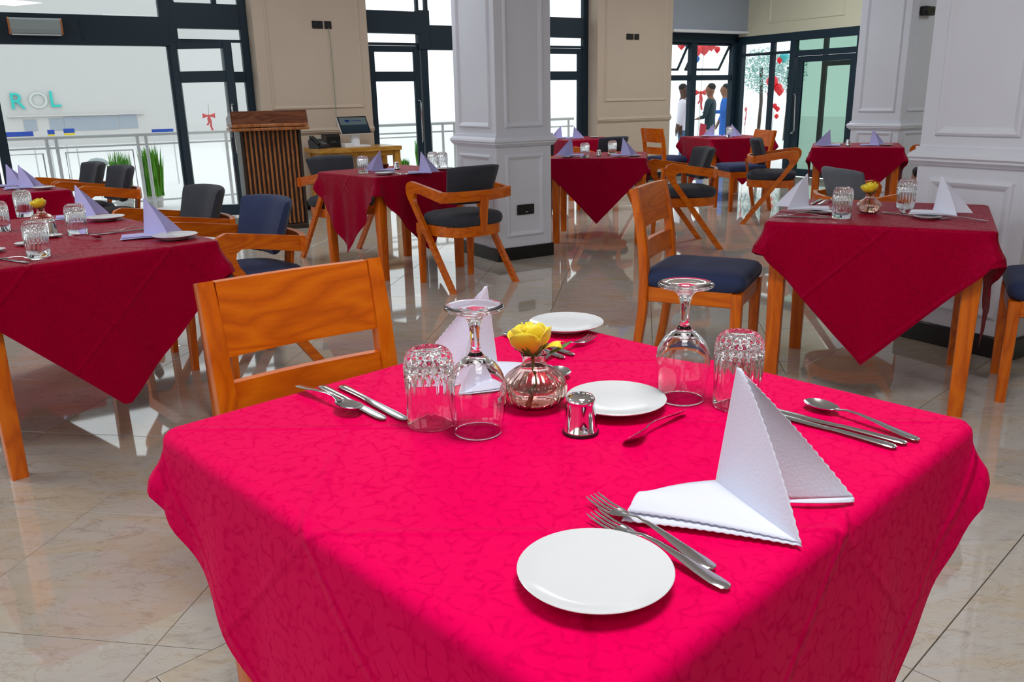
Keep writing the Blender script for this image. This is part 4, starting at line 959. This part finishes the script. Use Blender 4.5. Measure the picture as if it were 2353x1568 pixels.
# ------------------------------------------------------------------ table 2 (by the right pillar)
napkin('white napkin standing at the left end of the pillar table', 1.275, 3.66, 1, 0.86, 0.0, 'napkin_cloth', 0.011); napkin('pale napkin standing against the right pillar', 1.79, 3.40, 0, 0.86, 0.0, 'napkin_cloth', 0.011)
tumbler('tumbler between the left napkin and the small vase on pillar table', 1.376, 3.427, 0.2); tumbler('tumbler right of the small vase, against the white pillar', 1.764, 3.693, 0.5)
vase('small pink vase on the table by the right pillar', 1.542, 3.555, 'small yellow rose on the table by the right pillar', 1.0, False, 0.9)
cut(KN, 'knife lying in front of the left napkin on pillar table', 1.120, 3.50, 1.311, 3.437); cut(FK, 'fork beside the knife at the left front of pillar table', 1.33, 3.43, 1.15, 3.52, CZ + 0.003)
cut(TSP, 'teaspoon below the right tumbler on the pillar table', 1.74, 3.62, 1.66, 3.50, CZ + 0.005, R_(-30)); cut(FK, 'fork in front of the napkin against the right pillar', 1.885, 3.245, 1.72, 3.345)
cut(FK, 'fork behind the left napkin on the pillar table', 1.44, 3.86, 1.53, 3.97); cut(KN, 'knife behind the left napkin on the pillar table', 1.41, 3.87, 1.50, 4.02)
cut(KN, 'knife left of the napkin against the right pillar', 1.60, 3.55, 1.70, 3.40); bread_plate('white plate under the left napkin of the pillar table', 1.36, 3.58, 0.62); bread_plate('white plate under the napkin against the right pillar', 1.70, 3.36, 0.62)
tag(obj('spoon_rest', G().box(-0.035, 0.035, -0.012, 0.012, 0, 0.004, 0.001), 'porcelain', None, (1.47, 3.72, CZ), 0.2), 'small white strip between the tumbler and the pink vase', 'dish')

# ------------------------------------------------------------------ table 3 (left edge)
napkin('blue-lit napkin beside the plate at the near right corner, left table', -1.425, 3.33, 0, 0.86); napkin('blue-lit napkin behind the tumblers on the left table', -2.03, 3.99, 0, 0.86)
tumbler('nearest tumbler on the left table, in front of the shaker', -1.667, 2.903, 0.2); tumbler('tumbler in front of the far blue-lit napkin, left table', -1.781, 3.411, 0.6)
tumbler('tumbler at the back of the left table, behind the small rose', -2.353, 4.043, 0.1); tumbler('tumbler cut by the left picture edge on the left table', -2.187, 3.561, 0.9)
vase('small pink vase behind the shaker on the left table', -2.07, 3.68, 'drooping dark yellow rose on the left table', 2.0, False, 0.85)
shaker('chrome salt shaker among the tumblers on the left table', -1.901, 3.427)
bread_plate('white plate at the near right corner of the left table', -1.315, 3.245); bread_plate('white plate further back on the left table', -1.872, 3.849)
cut(TSP, 'teaspoon in front of the near blue-lit napkin, left table', -1.77, 3.34, -1.64, 3.27, CZ + 0.005, R_(-30)); cut(KN, 'knife between tumbler and blue-lit napkin on the left table', -1.52, 3.52, -1.68, 3.40); cut(FK, 'fork lying with the knife by the near blue-lit napkin', -1.50, 3.55, -1.66, 3.42, CZ + 0.004)
cut(FK, 'fork at the left picture edge on the left table', -1.80, 2.85, -1.68, 2.83); cut(KN, 'knife at the left picture edge beside the fork', -1.83, 2.88, -1.70, 2.81); cut(FK, 'fork near the far blue-lit napkin on the left table', -2.02, 3.86, -2.12, 3.74)
o = obj('saucer', PLM, 'porcelain', None, (-1.905, 3.02, CZ)); o.scale = (0.55,) * 3; tag(o, 'small white saucer at the left picture edge, left table', 'plate', 'white saucers')
o = obj('saucer', PLM, 'porcelain', None, (-1.86, 3.36, CZ)); o.scale = (0.45,) * 3; tag(o, 'small white saucer beside the salt shaker, left table', 'plate', 'white saucers')
o = obj('saucer', PLM, 'porcelain', None, (-1.86, 3.17, CZ)); o.scale = (0.5,) * 3; tag(o, 'small grey saucer left of the nearest tumbler, left table', 'plate', 'white saucers')
# table 4 (far left)
napkin('taller blue-lit napkin on the far left table', -3.19, 5.56, 0, 0.86); napkin('left blue-lit napkin on the far left table, behind the taller one', -3.37, 5.73, 0, 0.84)
tumbler('tumbler at the left picture edge on the far left table', -3.47, 5.50); bread_plate('white plate on the far left table by the window', -3.03, 5.47, 0.8); cut(KN, 'knife by the plate on the far left table', -3.16, 5.42, -3.30, 5.52)
# table 5 (in front of the lectern)
tumbler('tumbler on the glossy red cloth in front of the lectern', -1.064, 6.174); napkin('blue-lit napkin nearest the desk on the glossy red cloth', -0.99, 6.37, 1, 0.86); napkin('blue-lit napkin beside the middle pillar on the glossy red cloth', -0.60, 6.10, 0, 0.86)
shaker('chrome shaker between the napkins on the glossy red cloth', -0.862, 6.50, 0.9); bread_plate('white plate at the near edge of the glossy red cloth', -0.885, 6.04, 0.9); bread_plate('white plate near the middle pillar on the glossy red cloth', -0.49, 6.34, 0.9)
cut(FK, 'fork by the near plate on the glossy red cloth', -0.76, 5.98, -0.88, 6.13); cut(KN, 'knife by the near plate on the glossy red cloth', -0.72, 6.00, -0.84, 6.15); tumbler('tumbler by the window side of the glossy red cloth', -0.58, 6.48); tumbler('tumbler nearest the middle pillar on the glossy red cloth', -0.50, 6.42)
tag(obj('bread_basket', G().lathe([(0, 0), (0.03, 0), (0.045, 0.015), (0.05, 0.03), (0.046, 0.032), (0.04, 0.016), (0, 0.006)], 24), 'walnut_x', None, (-0.985, 6.62, CZ)), 'small brown bowl behind the napkins on the glossy red cloth', 'bowl')
# table 6 (right of the middle pillar)
napkin('left blue-lit napkin on the table right of the middle pillar', 0.53, 7.45, 1, 0.9, up=0.011); napkin('right blue-lit napkin on the table right of the middle pillar', 1.02, 7.32, 0, 0.86, up=0.011)
tumbler('left tumbler on the table right of the middle pillar', 0.665, 7.33); tumbler('right tumbler on the table right of the middle pillar', 0.937, 7.60); shaker('chrome shaker between two tumblers right of the middle pillar', 0.808, 7.527, 0.85)
bread_plate('white plate under the right napkin beyond the middle pillar', 1.10, 7.35, 0.75); bread_plate('white plate under the left napkin beyond the middle pillar', 0.52, 7.40, 0.75); cut(TSP, 'teaspoon by the right tumbler beyond the middle pillar', 0.88, 7.52, 0.96, 7.42, CZ + 0.005, R_(-30))
# table 7 (behind the pillar, by the window)
napkin('napkin partly cut off by the middle pillar edge, window table', 0.66, 11.05, 1, 0.9); napkin('napkin right of the pillar edge on the window table', 0.88, 10.92, 0, 0.86); bread_plate('white plate on the window table behind the middle pillar', 1.12, 10.98, 0.8)
# table 8 (people outside)
napkin('left napkin on the table below the people', 2.56, 10.72, 1, 0.86); napkin('right napkin on the table below the people', 2.82, 10.62, 0, 0.86); tumbler('tumbler between the napkins below the people', 2.72, 10.44); bread_plate('white plate on the table below the people', 2.46, 10.62, 0.8)
# table 9 (darkest cloth)
napkin('left napkin on the darkest red table', 3.11, 8.29, 1, 0.9); napkin('right napkin on the darkest red table', 3.55, 8.20, 0, 0.86); shaker('chrome shaker between the napkins on the darkest red table', 3.30, 8.22, 0.95)
bread_plate('white plate on the darkest red table', 3.24, 8.36, 0.8); bread_plate('white plate beside the right napkin on the darkest red table', 3.64, 8.14, 0.8)

# ------------------------------------------------------------------ lectern and host desk
lec = thing('lectern', 'tall wooden lectern with slatted front and dark brown top by the door', 'lectern', (-2.45, 8.72, 0), AZ(-24))
obj('body', G().box(-0.275, 0.275, -0.16, 0.20, 0.03, 1.0, 0.006), 'dark_wood', lec)
for k in range(12):
    x = -0.245 + k * 0.0446; obj('slat', G().box(x - 0.0098, x + 0.0098, -0.186, -0.158, 0.06, 0.998, 0.003), 'slat_wood_z', lec)
for sx in (-1, 1): obj('side_board', G().box(sx * 0.285 - 0.014, sx * 0.285 + 0.014, -0.188, 0.20, 0.0, 1.0, 0.004), 'dark_wood', lec)
obj('plinth', G().box(-0.295, 0.295, -0.19, 0.22, 0.0, 0.05, 0.004), 'dark_wood', lec)
obj('shelf', G().box(-0.375, 0.375, -0.27, 0.24, 1.0, 1.028, 0.005), 'slat_wood_z', lec); obj('shelf', G().box(-0.368, 0.368, -0.26, 0.24, 1.034, 1.066, 0.006), 'slat_wood_z', lec)
obj('fascia', G().prism([(-0.245, 1.066), (-0.225, 1.066), (-0.185, 1.19), (-0.205, 1.19)], -0.36, 0.36, 'x'), 'walnut_x', lec, smooth=20)
for sx in (-1, 1): obj('side_panel', G().prism([(-0.24, 1.066), (0.22, 1.066), (0.22, 1.12), (-0.19, 1.19)], sx * 0.36 - 0.01, sx * 0.36 + 0.01, 'x'), 'walnut_x', lec, smooth=20)
obj('reading_board', G().prism([(-0.2, 1.165), (0.22, 1.10), (0.22, 1.115), (-0.2, 1.18)], -0.352, 0.352, 'x'), 'walnut_x', lec, smooth=20)

dk = thing('host_desk', 'yellow wooden desk against the tan pier beside the lectern', 'desk', W(3.73, 9.60), BR)
obj('desktop', G().box(-0.52, 0.50, -0.27, 0.30, 0.695, 0.745, 0.005), 'yellow_wood_x', dk)
for sx in (-1, 1):
    for sy in (-1, 1): obj('leg', G().box(sx * 0.455 - 0.037, sx * 0.455 + 0.037, sy * 0.20 - 0.037 + 0.0, sy * 0.20 + 0.037, 0, 0.695, 0.005), 'yellow_wood_z', dk)
    obj('apron', G().box(sx * 0.455 - 0.012, sx * 0.455 + 0.012, -0.17, 0.17, 0.635, 0.695, 0.003), 'yellow_wood_x', dk)
obj('apron', G().box(-0.42, 0.42, -0.215, -0.19, 0.635, 0.695, 0.003), 'yellow_wood_x', dk)
ph_ = thing('desk_phone', 'black desk telephone on the left end of the yellow desk', 'phone', W(3.30, 9.60, 0.7455), BR + 0.35)
obj('body', G().prism([(-0.09, 0), (0.08, 0), (0.09, 0.09), (0.05, 0.115), (-0.09, 0.03)], -0.085, 0.085, 'x'), 'black_plastic', ph_, smooth=25)
obj('handset', G().sweep([(-0.06, -0.075, 0.050), (-0.06, -0.05, 0.075), (-0.06, 0.03, 0.128), (-0.06, 0.07, 0.128)], 0.045, 0.030, 0.010), 'black_plastic', ph_)
obj('display', G().box(-0.02, 0.07, 0.03, 0.038, 0.085, 0.115, 0.002, Matrix.Translation((0, 0.0, 0.005))), 'grey_plastic', ph_)
for i in range(3):
    for j in range(3): obj('key', G().box(0.0 + i * 0.022, 0.016 + i * 0.022, -0.06 + j * 0.026, -0.042 + j * 0.026, 0.045 + j * 0.013, 0.056 + j * 0.0135, 0.001), 'grey_plastic', ph_)
obj('foot', G().box(0.055, 0.11, 0.02, 0.07, 0, 0.02, 0.004), 'black_plastic', ph_)
pr_ = thing('receipt_printer', 'black receipt printer in the middle of the yellow desk', 'printer', W(3.50, 9.74, 0.7455), BR)
obj('housing', G().prism([(-0.09, 0), (0.09, 0), (0.09, 0.155), (-0.05, 0.155), (-0.09, 0.12)], -0.085, 0.085, 'x'), 'black_plastic', pr_, smooth=25); obj('paper_slot', G().box(-0.06, 0.06, -0.084, -0.070, 0.125, 0.135, 0.001, Matrix.Translation((0, 0.012, 0.0))), 'grey_plastic', pr_); obj('front_mark', G().box(-0.03, 0.03, -0.0925, -0.089, 0.060, 0.066), 'socket_grey', pr_)
ti = thing('till_screen', 'till screen on a white stand, tilted back on the yellow desk', 'screen', W(3.68, 9.57, 0.7455), BR)
obj('foot', G().box(-0.10, 0.19, -0.16, 0.06, 0, 0.022, 0.004), 'white_plastic', ti); obj('cash_box', G().box(-0.14, -0.03, -0.175, -0.06, 0.0, 0.05, 0.004), 'white_plastic', ti)
obj('stand', G().loft([[(0.055 + x, 0.0 + y, z) for x, y in rrect(0.105, 0.085, 0.035, 5)] for z in (0.02, 0.10, 0.20)]), 'white_plastic', ti)
Mt = Matrix.Translation((0.05, -0.015, 0.25)) @ Matrix.Rotation(R_(-38), 4, 'X')
obj('screen_case', G().box(-0.185, 0.185, 0.0, 0.022, -0.125, 0.125, 0.006, Mt), 'white_plastic', ti); obj('bezel', G().box(-0.182, 0.182, -0.006, 0.0, -0.122, 0.122, 0.003, Mt), 'black_plastic', ti)
obj('display', G().box(-0.165, 0.165, -0.0085, -0.005, -0.103, 0.103, 0, Mt), 'screen_glow', ti, smooth=0)
for (x0, x1, z0, z1) in ((-0.10, -0.045, 0.045, 0.07), (-0.03, 0.10, 0.05, 0.058), (-0.09, -0.05, 0.035, 0.042)): obj('screen_lettering', G().box(x0, x1, -0.0095, -0.0083, z0, z1, 0, Mt), 'screen_print', ti, smooth=0)
tag(obj('power_cable', G().tube([W(3.44, 9.92, 0.42), W(3.43, 9.86, 0.36), W(3.41, 9.82, 0.26), W(3.47, 9.84, 0.20), W(3.49, 9.86, 0.26), W(3.45, 9.88, 0.34)], 0.008, 6), 'black_plastic'), 'coiled black cable under the yellow desk', 'cable')

# ------------------------------------------------------------------ outside
struct('terrace', G().box(-30, 40, DW + 0.16, 60, -0.35, -0.02).box(XR + 0.2, 60, -30, DW + 0.16, -0.35, -0.02).box(-60, XL - 0.2, -30, 60, -0.35, -0.02), 'terrace_stone', smooth=0)
def balustrade(label, a0, a1_, y, posts, frames):
    t_ = thing('balustrade', label, 'railing', W(0, y), BR, 'white steel balustrades')
    obj('handrail', G().tube([(a0, 0, 0.92), (a1_, 0, 0.92)], 0.022, 10), 'white_steel', t_)
    for z in (0.80, 0.10): obj('rail', G().tube([(a0, 0, z), (a1_, 0, z)], 0.012, 8), 'white_steel', t_)
    for x in posts: obj('post', G().tube([(x, 0, -0.05), (x, 0, 0.92)], 0.020, 8), 'white_steel', t_)
    for x0, x1 in frames: obj('panel_frame', G().tube([(x0, 0, 0.14), (x0, 0, 0.74), (x1, 0, 0.74), (x1, 0, 0.14), (x0, 0, 0.14)], 0.011, 6), 'white_steel', t_)
    return t_
balustrade('white balustrade outside the big left window', -1.6, 2.9, 11.5, (-1.0, 0.05, 0.62, 0.72, 1.62, 1.72, 2.7), ((0.12, 0.56), (0.80, 1.55)))
balustrade('white balustrade outside the window beside the middle pillar', 4.2, 8.4, 11.6, (4.3, 5.75, 5.95, 6.15, 7.6, 8.3), ((4.4, 5.6), (6.3, 7.5)))
def shrub(label, c, w, h, name='tall_grass_planter', mat='foliage_green', n=220, seed=1, spread=1.0):
    rnd = random.Random(seed); t_ = thing(name, label, 'plant', c, 0, None); g = G()
    for k in range(n):
        x, y = rnd.uniform(-w, w), rnd.uniform(-w, w); z0 = 0.12; hh = h * rnd.uniform(0.6, 1.0); lx, ly = rnd.uniform(-0.06, 0.06) * spread, rnd.uniform(-0.06, 0.06) * spread; a = rnd.uniform(0, pi); ww = 0.012
        g.add([(x - ww * cos(a), y - ww * sin(a), z0), (x + ww * cos(a), y + ww * sin(a), z0), (x + lx * 0.5 + ww * cos(a), y + ly * 0.5 + ww * sin(a), z0 + hh * 0.6), (x + lx, y + ly, z0 + hh), (x + lx * 0.5 - ww * cos(a), y + ly * 0.5 - ww * sin(a), z0 + hh * 0.6)], [(0, 1, 2, 3, 4)])
    o = obj('foliage', g, mat, t_, smooth=0); o['kind'] = 'stuff'
    obj('planter', G().lathe([(0, -0.02), (w * 0.95, -0.02), (w * 1.15, 0.13), (w * 1.05, 0.13), (w * 0.9, 0.10), (0, 0.10)], 20), 'pale_render', t_)
    return t_
shrub('bright green grass planter left of the open glass door', W(1.40, 11.75), 0.10, 0.62, seed=2); shrub('second green planter just left of the open glass door', W(1.78, 11.80), 0.09, 0.68, seed=3); shrub('green planter behind the balustrade beside the middle pillar', W(5.75, 11.95), 0.07, 0.62, seed=4)
shrub('small leafy pot left of the middle pillar outside', W(5.45, 12.0), 0.05, 0.3, seed=6)
# pale building opposite with its lettering
ob = thing('neighbour_building', 'very pale building opposite the left window with recessed strip windows', 'building', W(0, 34.5), BR)
obj('facade', G().box(-20, 11, 0, 8, -0.3, 9), 'pale_render', ob, smooth=0)
for x0, x1, z0, z1 in ((1.25, 1.65, 0.52, 0.90), (2.05, 2.50, 0.50, 0.92), (2.52, 4.30, 0.48, 0.96), (4.33, 4.95, 0.50, 1.00)): obj('window_recess', G().box(x0, x1, -0.02, 0.10, z0, z1), 'pale_blue_render', ob, smooth=0)
obj('ledge', G().box(0.8, 5.2, -0.12, 0.05, 1.0, 1.05), 'pale_render', ob, smooth=0)
def letter(ch, x, z, size, mat, lbl):
    cu = bpy.data.curves.new('sign_letter', 'FONT'); cu.body = ch; cu.size = size; cu.extrude = 0.04 if mat != 'pale_sign' else 0.012
    tmp = bpy.data.objects.new('sign_letter', cu); COL.objects.link(tmp); dg = bpy.context.evaluated_depsgraph_get(); dg.update()
    me = bpy.data.meshes.new_from_object(tmp.evaluated_get(dg)); bpy.data.objects.remove(tmp)
    me.materials.clear(); me.materials.append(MATS[mat])
    o = obj('sign_letter', me, mat, ob, (x, -0.06, z)); o.rotation_euler = (pi / 2, 0, 0); o['label'] = lbl
    return o
letter('R', 0.93, 1.27, 0.78, 'cyan_sign', 'cyan letter R'); letter('O', 1.50, 1.29, 0.78, 'pale_sign', 'very pale letter O'); letter('L', 2.14, 1.32, 0.78, 'cyan_sign', 'cyan letter L')
# banners and a parasol outside
def banner(label, a, y, z0, w, h):
    t_ = thing('banner', label, 'banner', W(a, y), BR, 'blue and yellow banners outside'); obj('board', G().box(-w / 2, w / 2, -0.01, 0.01, z0, z0 + h, 0.002), 'blue_print', t_); obj('stripe', G().box(-w / 2, w / 2, -0.014, -0.009, z0 - h * 0.5, z0 - 0.002), 'yellow_print', t_)
    for sx in (-1, 1): obj('leg', G().tube([(sx * w * 0.45, 0.0, -0.03), (sx * w * 0.45, 0.0, z0)], 0.012, 6), 'white_steel', t_)
banner('wide blue and yellow banner behind the left balustrade', 0.46, 15.5, 0.84, 0.42, 0.075); banner('small blue and yellow banner behind the left balustrade post', 0.92, 15.5, 0.86, 0.10, 0.07); banner('middle blue banner with yellow stripe behind the balustrade', 1.18, 15.5, 0.87, 0.16, 0.07); banner('low blue banner seen through the open glass door', 2.55, 15.2, 0.84, 0.34, 0.05)
banner('blue board seen left of the lectern outside', 3.85, 14.6, 0.82, 0.09, 0.10)
pa_ = thing('parasol', 'small grey parasol outside above the far left armchairs', 'parasol', W(1.33, 13.6), 0)
obj('canopy', G().lathe([(0, 0.56), (0.08, 0.545), (0.15, 0.50), (0.19, 0.46), (0.18, 0.455), (0.14, 0.49), (0, 0.545)], 8), 'grey_plastic', pa_, smooth=20); obj('pole', G().tube([(0, 0, -0.03), (0, 0, 0.55)], 0.012, 6), 'white_steel', pa_)
# red ribbon decorations
def bow(label, loc, s, rz=BR, string=0.0):
    t_ = thing('ribbon_bow', label, 'decoration', loc, rz, 'red ribbon bows outside'); g = G()
    for sx in (-1, 1):
        o = obj('loop', G().loft([[(sx * s * (0.05 + 0.95 * v), s * 0.12 * q * sin(pi * v), s * (0.10 + 0.32 * v) * p) for p, q in ((1, 1), (0.4, 1.6), (-0.6, 1.4), (-1, 1), (-0.6, -1.2), (0.4, -1.6))] for v in (0, 0.25, 0.5, 0.75, 0.95, 1.0)]), 'red_satin', t_, smooth=60)
    obj('knot', G().sphere((0, 0, 0), s * 0.22, 10, 8), 'red_satin', t_)
    for sx, L in ((1, 2.4), (-1, 1.5)): obj('tail', G().sweep([(0, 0, 0), (sx * s * 0.2, -0.01, -s * L * 0.4), (sx * s * 0.12 + 0.04 * s, 0.0, -s * L * 0.7), (sx * s * 0.4, 0.01, -s * L)], 0.01, s * 0.30, 0.003, (1, 0, 0.2)), 'red_satin', t_)
    if string: obj('string', G().tube([(0, 0, 0), (0.01, 0, string)], 0.003, 5), 'socket_grey', t_)
bow('red ribbon bow hanging outside the open glass door', (-4.17, 12.0, 1.115), 0.085, BR, 0.16); bow('small red bow between the people outside', (3.60, 16.0, 1.30), 0.13, BR, -1.63)
bow('red bow low by the far right mullion outside', W(12.2, 11.35, 0.98), 0.12, BR + 0.8, -1.0)
def balloons(label, c, pts, ext=CEIL):
    t_ = thing('balloon_cluster', label, 'balloons', c, 0, 'balloon clusters outside')
    for x, y, z, r, mt in pts: obj('balloon', G().lathe([(0, z - r * 1.25), (r * 0.1, z - r * 1.2), (r * 0.55, z - r * 0.8), (r * 0.92, z - r * 0.25), (r, z + r * 0.1), (r * 0.8, z + r * 0.62), (r * 0.45, z + r * 0.92), (0, z + r)], 14, None, x, y), mt, t_)
    obj('string', G().tube([(0, 0, 0.03), (0.03, 0.2, -0.5), (0, 0.3, -c[2] - 0.03)], 0.004, 5), 'socket_grey', t_)
balloons('big red and blue balloon cluster above the people outside', (3.85, 17.0, 2.10), [(-0.12, 0, 0.0, 0.10, 'red_balloon'), (0.02, 0.05, 0.04, 0.12, 'red_balloon'), (0.14, 0, 0.09, 0.10, 'red_balloon'), (-0.13, 0, -0.17, 0.06, 'blue_balloon'), (-0.19, 0.02, -0.2, 0.05, 'teal_balloon'), (0.26, 0.0, 0.0, 0.06, 'red_balloon'), (-0.42, 0.1, 0.12, 0.09, 'red_balloon'), (-0.3, 0.1, 0.1, 0.06, 'blue_balloon')])
balloons('red balloon cluster outside by the far right door', (5.22, 17.0, 1.42), [(0.0, 0, 0.06, 0.12, 'red_balloon'), (0.12, 0, -0.06, 0.09, 'red_balloon'), (0.17, 0.03, -0.12, 0.08, 'red_balloon'), (-0.03, 0, -0.17, 0.06, 'red_balloon'), (0.2, 0, 0.52, 0.1, 'teal_balloon'), (0.12, 0, 0.46, 0.06, 'red_balloon')])
balloons('small red balloons low outside by the far right door', (5.30, 17.0, 1.02), [(0, 0, 0, 0.05, 'red_balloon'), (0.06, 0, -0.06, 0.05, 'red_balloon'), (0.05, 0, -0.2, 0.045, 'red_balloon')])
# trees far outside the corner windows
def tree(label, c, h, seed, mat='teal_foliage'):
    rnd = random.Random(seed); t_ = thing('tree', label, 'tree', c, 0, 'trees beyond the corner windows'); g = G()
    for k in range(1500):
        a, b_ = rnd.uniform(0, 2 * pi), rnd.uniform(-1, 1); r = h * 0.20 * rnd.uniform(0.1, 1) ** 0.5; q = math.sqrt(1 - b_ * b_); p = Vector((r * q * cos(a), r * q * sin(a), h * 0.72 + r * b_ * 1.2)); s_ = h * 0.0095
        u = Vector((rnd.gauss(0, 1), rnd.gauss(0, 1), rnd.gauss(0, 1))).normalized() * s_; v = u.cross(Vector((rnd.gauss(0, 1), rnd.gauss(0, 1), 1))).normalized() * s_; g.add([p - u, p - v, p + u, p + v], [(0, 1, 2, 3)])
    o = obj('crown', g, mat, t_, smooth=0); o['kind'] = 'stuff'; obj('trunk', G().tube([(0, 0, -0.3), (0.05, 0, h * 0.4), (0, 0, h * 0.75)], h * 0.018, 7), 'dark_wood', t_)
tree('pale green tree beyond the corner mullion', (6.75, 23.0, 0), 2.6, 4); tree('small tree beyond the far right glazing', (7.8, 24.0, 0), 2.6, 5)

# ------------------------------------------------------------------ people outside
def person(label, loc, rz, cloth_mats, arms, lean=0.0, extras=()):
    """one continuous skinned body; cloth_mats: (skin, top, bottom)"""
    J = {}; E = []; Rd = []; order = []
    def j(n, p, r, par=None):
        J[n] = len(order); order.append(Vector(p)); Rd.append(r)
        if par: E.append((J[par], J[n]))
    j('pelvis', (0, 0, 0.93), (0.155, 0.11)); j('waist', (0, -0.01, 1.08), (0.14, 0.10), 'pelvis'); j('chest', (0, 0.0, 1.28), (0.165, 0.115), 'waist'); j('neck0', (0, -0.015, 1.42), (0.075, 0.065), 'chest'); j('neck', (0, 0.0, 1.50), (0.046, 0.050), 'neck0')
    j('head0', (0, 0.015, 1.56), (0.076, 0.088), 'neck'); j('head', (0, 0.01, 1.645), (0.088, 0.106), 'head0'); j('crown', (0, 0.0, 1.715), (0.066, 0.08), 'head')
    for s_, sd in ((-1, 'l'), (1, 'r')):
        j('hip' + sd, (s_ * 0.09, 0, 0.86), (0.095, 0.10), 'pelvis'); j('knee' + sd, (s_ * 0.10, 0.015, 0.47), (0.062, 0.066), 'hip' + sd); j('calf' + sd, (s_ * 0.10, -0.015, 0.33), (0.056, 0.058), 'knee' + sd); j('ankle' + sd, (s_ * 0.10, -0.02, 0.08), (0.036, 0.04), 'calf' + sd); j('toe' + sd, (s_ * 0.11, 0.13, 0.035), (0.035, 0.028), 'ankle' + sd)
        A = arms[0 if s_ < 0 else 1]
        j('sh' + sd, (s_ * 0.18, -0.01, 1.395), (0.066, 0.066), 'neck0'); j('el' + sd, A[0], (0.046, 0.046), 'sh' + sd); j('wr' + sd, A[1], (0.028, 0.032), 'el' + sd)
        d = (Vector(A[1]) - Vector(A[0])).normalized(); sdv = d.cross(Vector((0, 0, 1)) if abs(d.z) < 0.9 else Vector((0, 1, 0))).normalized(); pm = Vector(A[1]) + d * 0.055
        j('palm' + sd, pm, (0.032, 0.022), 'wr' + sd)
        for k in range(4): b0 = pm + sdv * (k - 1.5) * 0.018 + d * 0.03; j('f%d' % k + sd, b0, (0.009, 0.009), 'palm' + sd); j('g%d' % k + sd, b0 + d * (0.05 - 0.006 * abs(k - 1)) + Vector((0, 0.008, -0.008)), (0.007, 0.007), 'f%d' % k + sd)
        j('th' + sd, Vector(A[1]) + d * 0.035 + sdv * 0.042 + Vector((0, 0.01, 0)), (0.010, 0.010), 'palm' + sd)
    me = bpy.data.meshes.new('person'); me.from_pydata([tuple(p) for p in order], E, []); ob_ = bpy.data.objects.new('person', me); COL.objects.link(ob_)
    ob_.modifiers.new('skin', 'SKIN'); sv = me.skin_vertices[0].data
    for i, r in enumerate(Rd): sv[i].radius = r
    sv[0].use_root = True
    ob_.modifiers.new('sub', 'SUBSURF').levels = 1
    dg = bpy.context.evaluated_depsgraph_get(); m2_ = bpy.data.meshes.new_from_object(ob_.evaluated_get(dg)); bpy.data.objects.remove(ob_)
    m2_.materials.clear()
    for nme in cloth_mats: m2_.materials.append(MATS[nme])
    el = {'l': Vector(arms[0][1]), 'r': Vector(arms[1][1])}
    for p in m2_.polygons:
        c = p.center; nearhand = min((c - el['l']).length, (c - el['r']).length) < 0.115
        p.material_index = 0 if (c.z > 1.465 or nearhand) else (2 if c.z < 0.93 else 1); p.use_smooth = True
    t_ = obj('person', m2_, cloth_mats[0], None, loc, rz); tag(t_, label, 'person')
    obj('hair', G().sphere((0, -0.014, 1.680), 0.0755, 16, 10, (0.98, 1.08, 0.98)), 'hair_black', t_)
    for s_ in (-1, 1):
        obj('ear', G().sphere((s_ * 0.078, -0.005, 1.622), 0.02, 8, 6, (0.5, 0.8, 1.3)), cloth_mats[0], t_); obj('eye', G().sphere((s_ * 0.030, 0.084, 1.640), 0.010, 8, 6), 'hair_black', t_)
        obj('shoe', G().loft([[(s_ * 0.105 + x * k, 0.045 + y * k, z) for x, y in rrect(0.085, 0.26, 0.04, 4)] for z, k in ((-0.002, 1.0), (0.03, 1.0), (0.07, 0.75))]), 'black_plastic', t_)
    obj('nose', G().sphere((0, 0.090, 1.612), 0.016, 10, 8, (0.9, 1.2, 1.5)), cloth_mats[0], t_)
    obj('mouth', G().box(-0.02, 0.02, 0.074, 0.088, 1.572, 1.580, 0.002), 'red_cloth_plain', t_)
    for nm, gg, mm in extras: obj(nm, gg, mm, t_)
    return t_
relaxed = (((-0.24, -0.02, 1.14), (-0.25, 0.06, 0.90)), ((0.24, -0.02, 1.14), (0.25, 0.06, 0.90)))
PZ = -0.28
person('person outside in white shirt with thin red lanyard and blue trousers', (3.36, 16.4, PZ), R_(-100), ('skin_dark', 'white_shirt', 'jeans'), (((-0.24, -0.06, 1.14), (-0.20, -0.10, 0.92)), ((0.24, -0.06, 1.14), (0.2, -0.1, 0.92))), 0, (('lanyard', G().tube([(-0.06, 0.05, 1.46), (-0.05, 0.12, 1.36), (-0.01, 0.15, 1.12), (0.05, 0.12, 1.36), (0.06, 0.05, 1.46)], 0.008, 5), 'red_satin'),))
person('person outside in dark top with bracelets beside the blue outfit', (3.90, 16.5, PZ), R_(60), ('skin_brown', 'navy_cloth', 'beige_cloth'), (((-0.25, 0.02, 1.14), (-0.05, 0.20, 1.10)), ((0.25, 0.0, 1.14), (0.27, 0.04, 0.90))))
person('person outside in bright blue outfit reaching one arm forward', (4.46, 17.6, PZ), R_(80), ('skin_brown', 'blue_cloth', 'blue_cloth'), (((-0.26, 0.08, 1.20), (-0.16, 0.32, 1.20)), ((0.25, 0.02, 1.14), (0.22, 0.12, 0.92))), 0)
ch_ = thing('cloth_drape', 'red and blue drape beside the person in the dark top', 'drape', (3.62, 15.9, -0.3), 0.3)
obj('red_half', G().prism([(-0.05, 0.75), (0.06, 0.75), (0.09, 1.02), (-0.02, 1.05)], -0.02, 0.02, 'y'), 'red_cloth_plain', ch_); obj('blue_half', G().prism([(-0.09, 0.25), (0.05, 0.25), (0.06, 0.748), (-0.05, 0.748)], -0.02, 0.02, 'y'), 'blue_cloth', ch_)
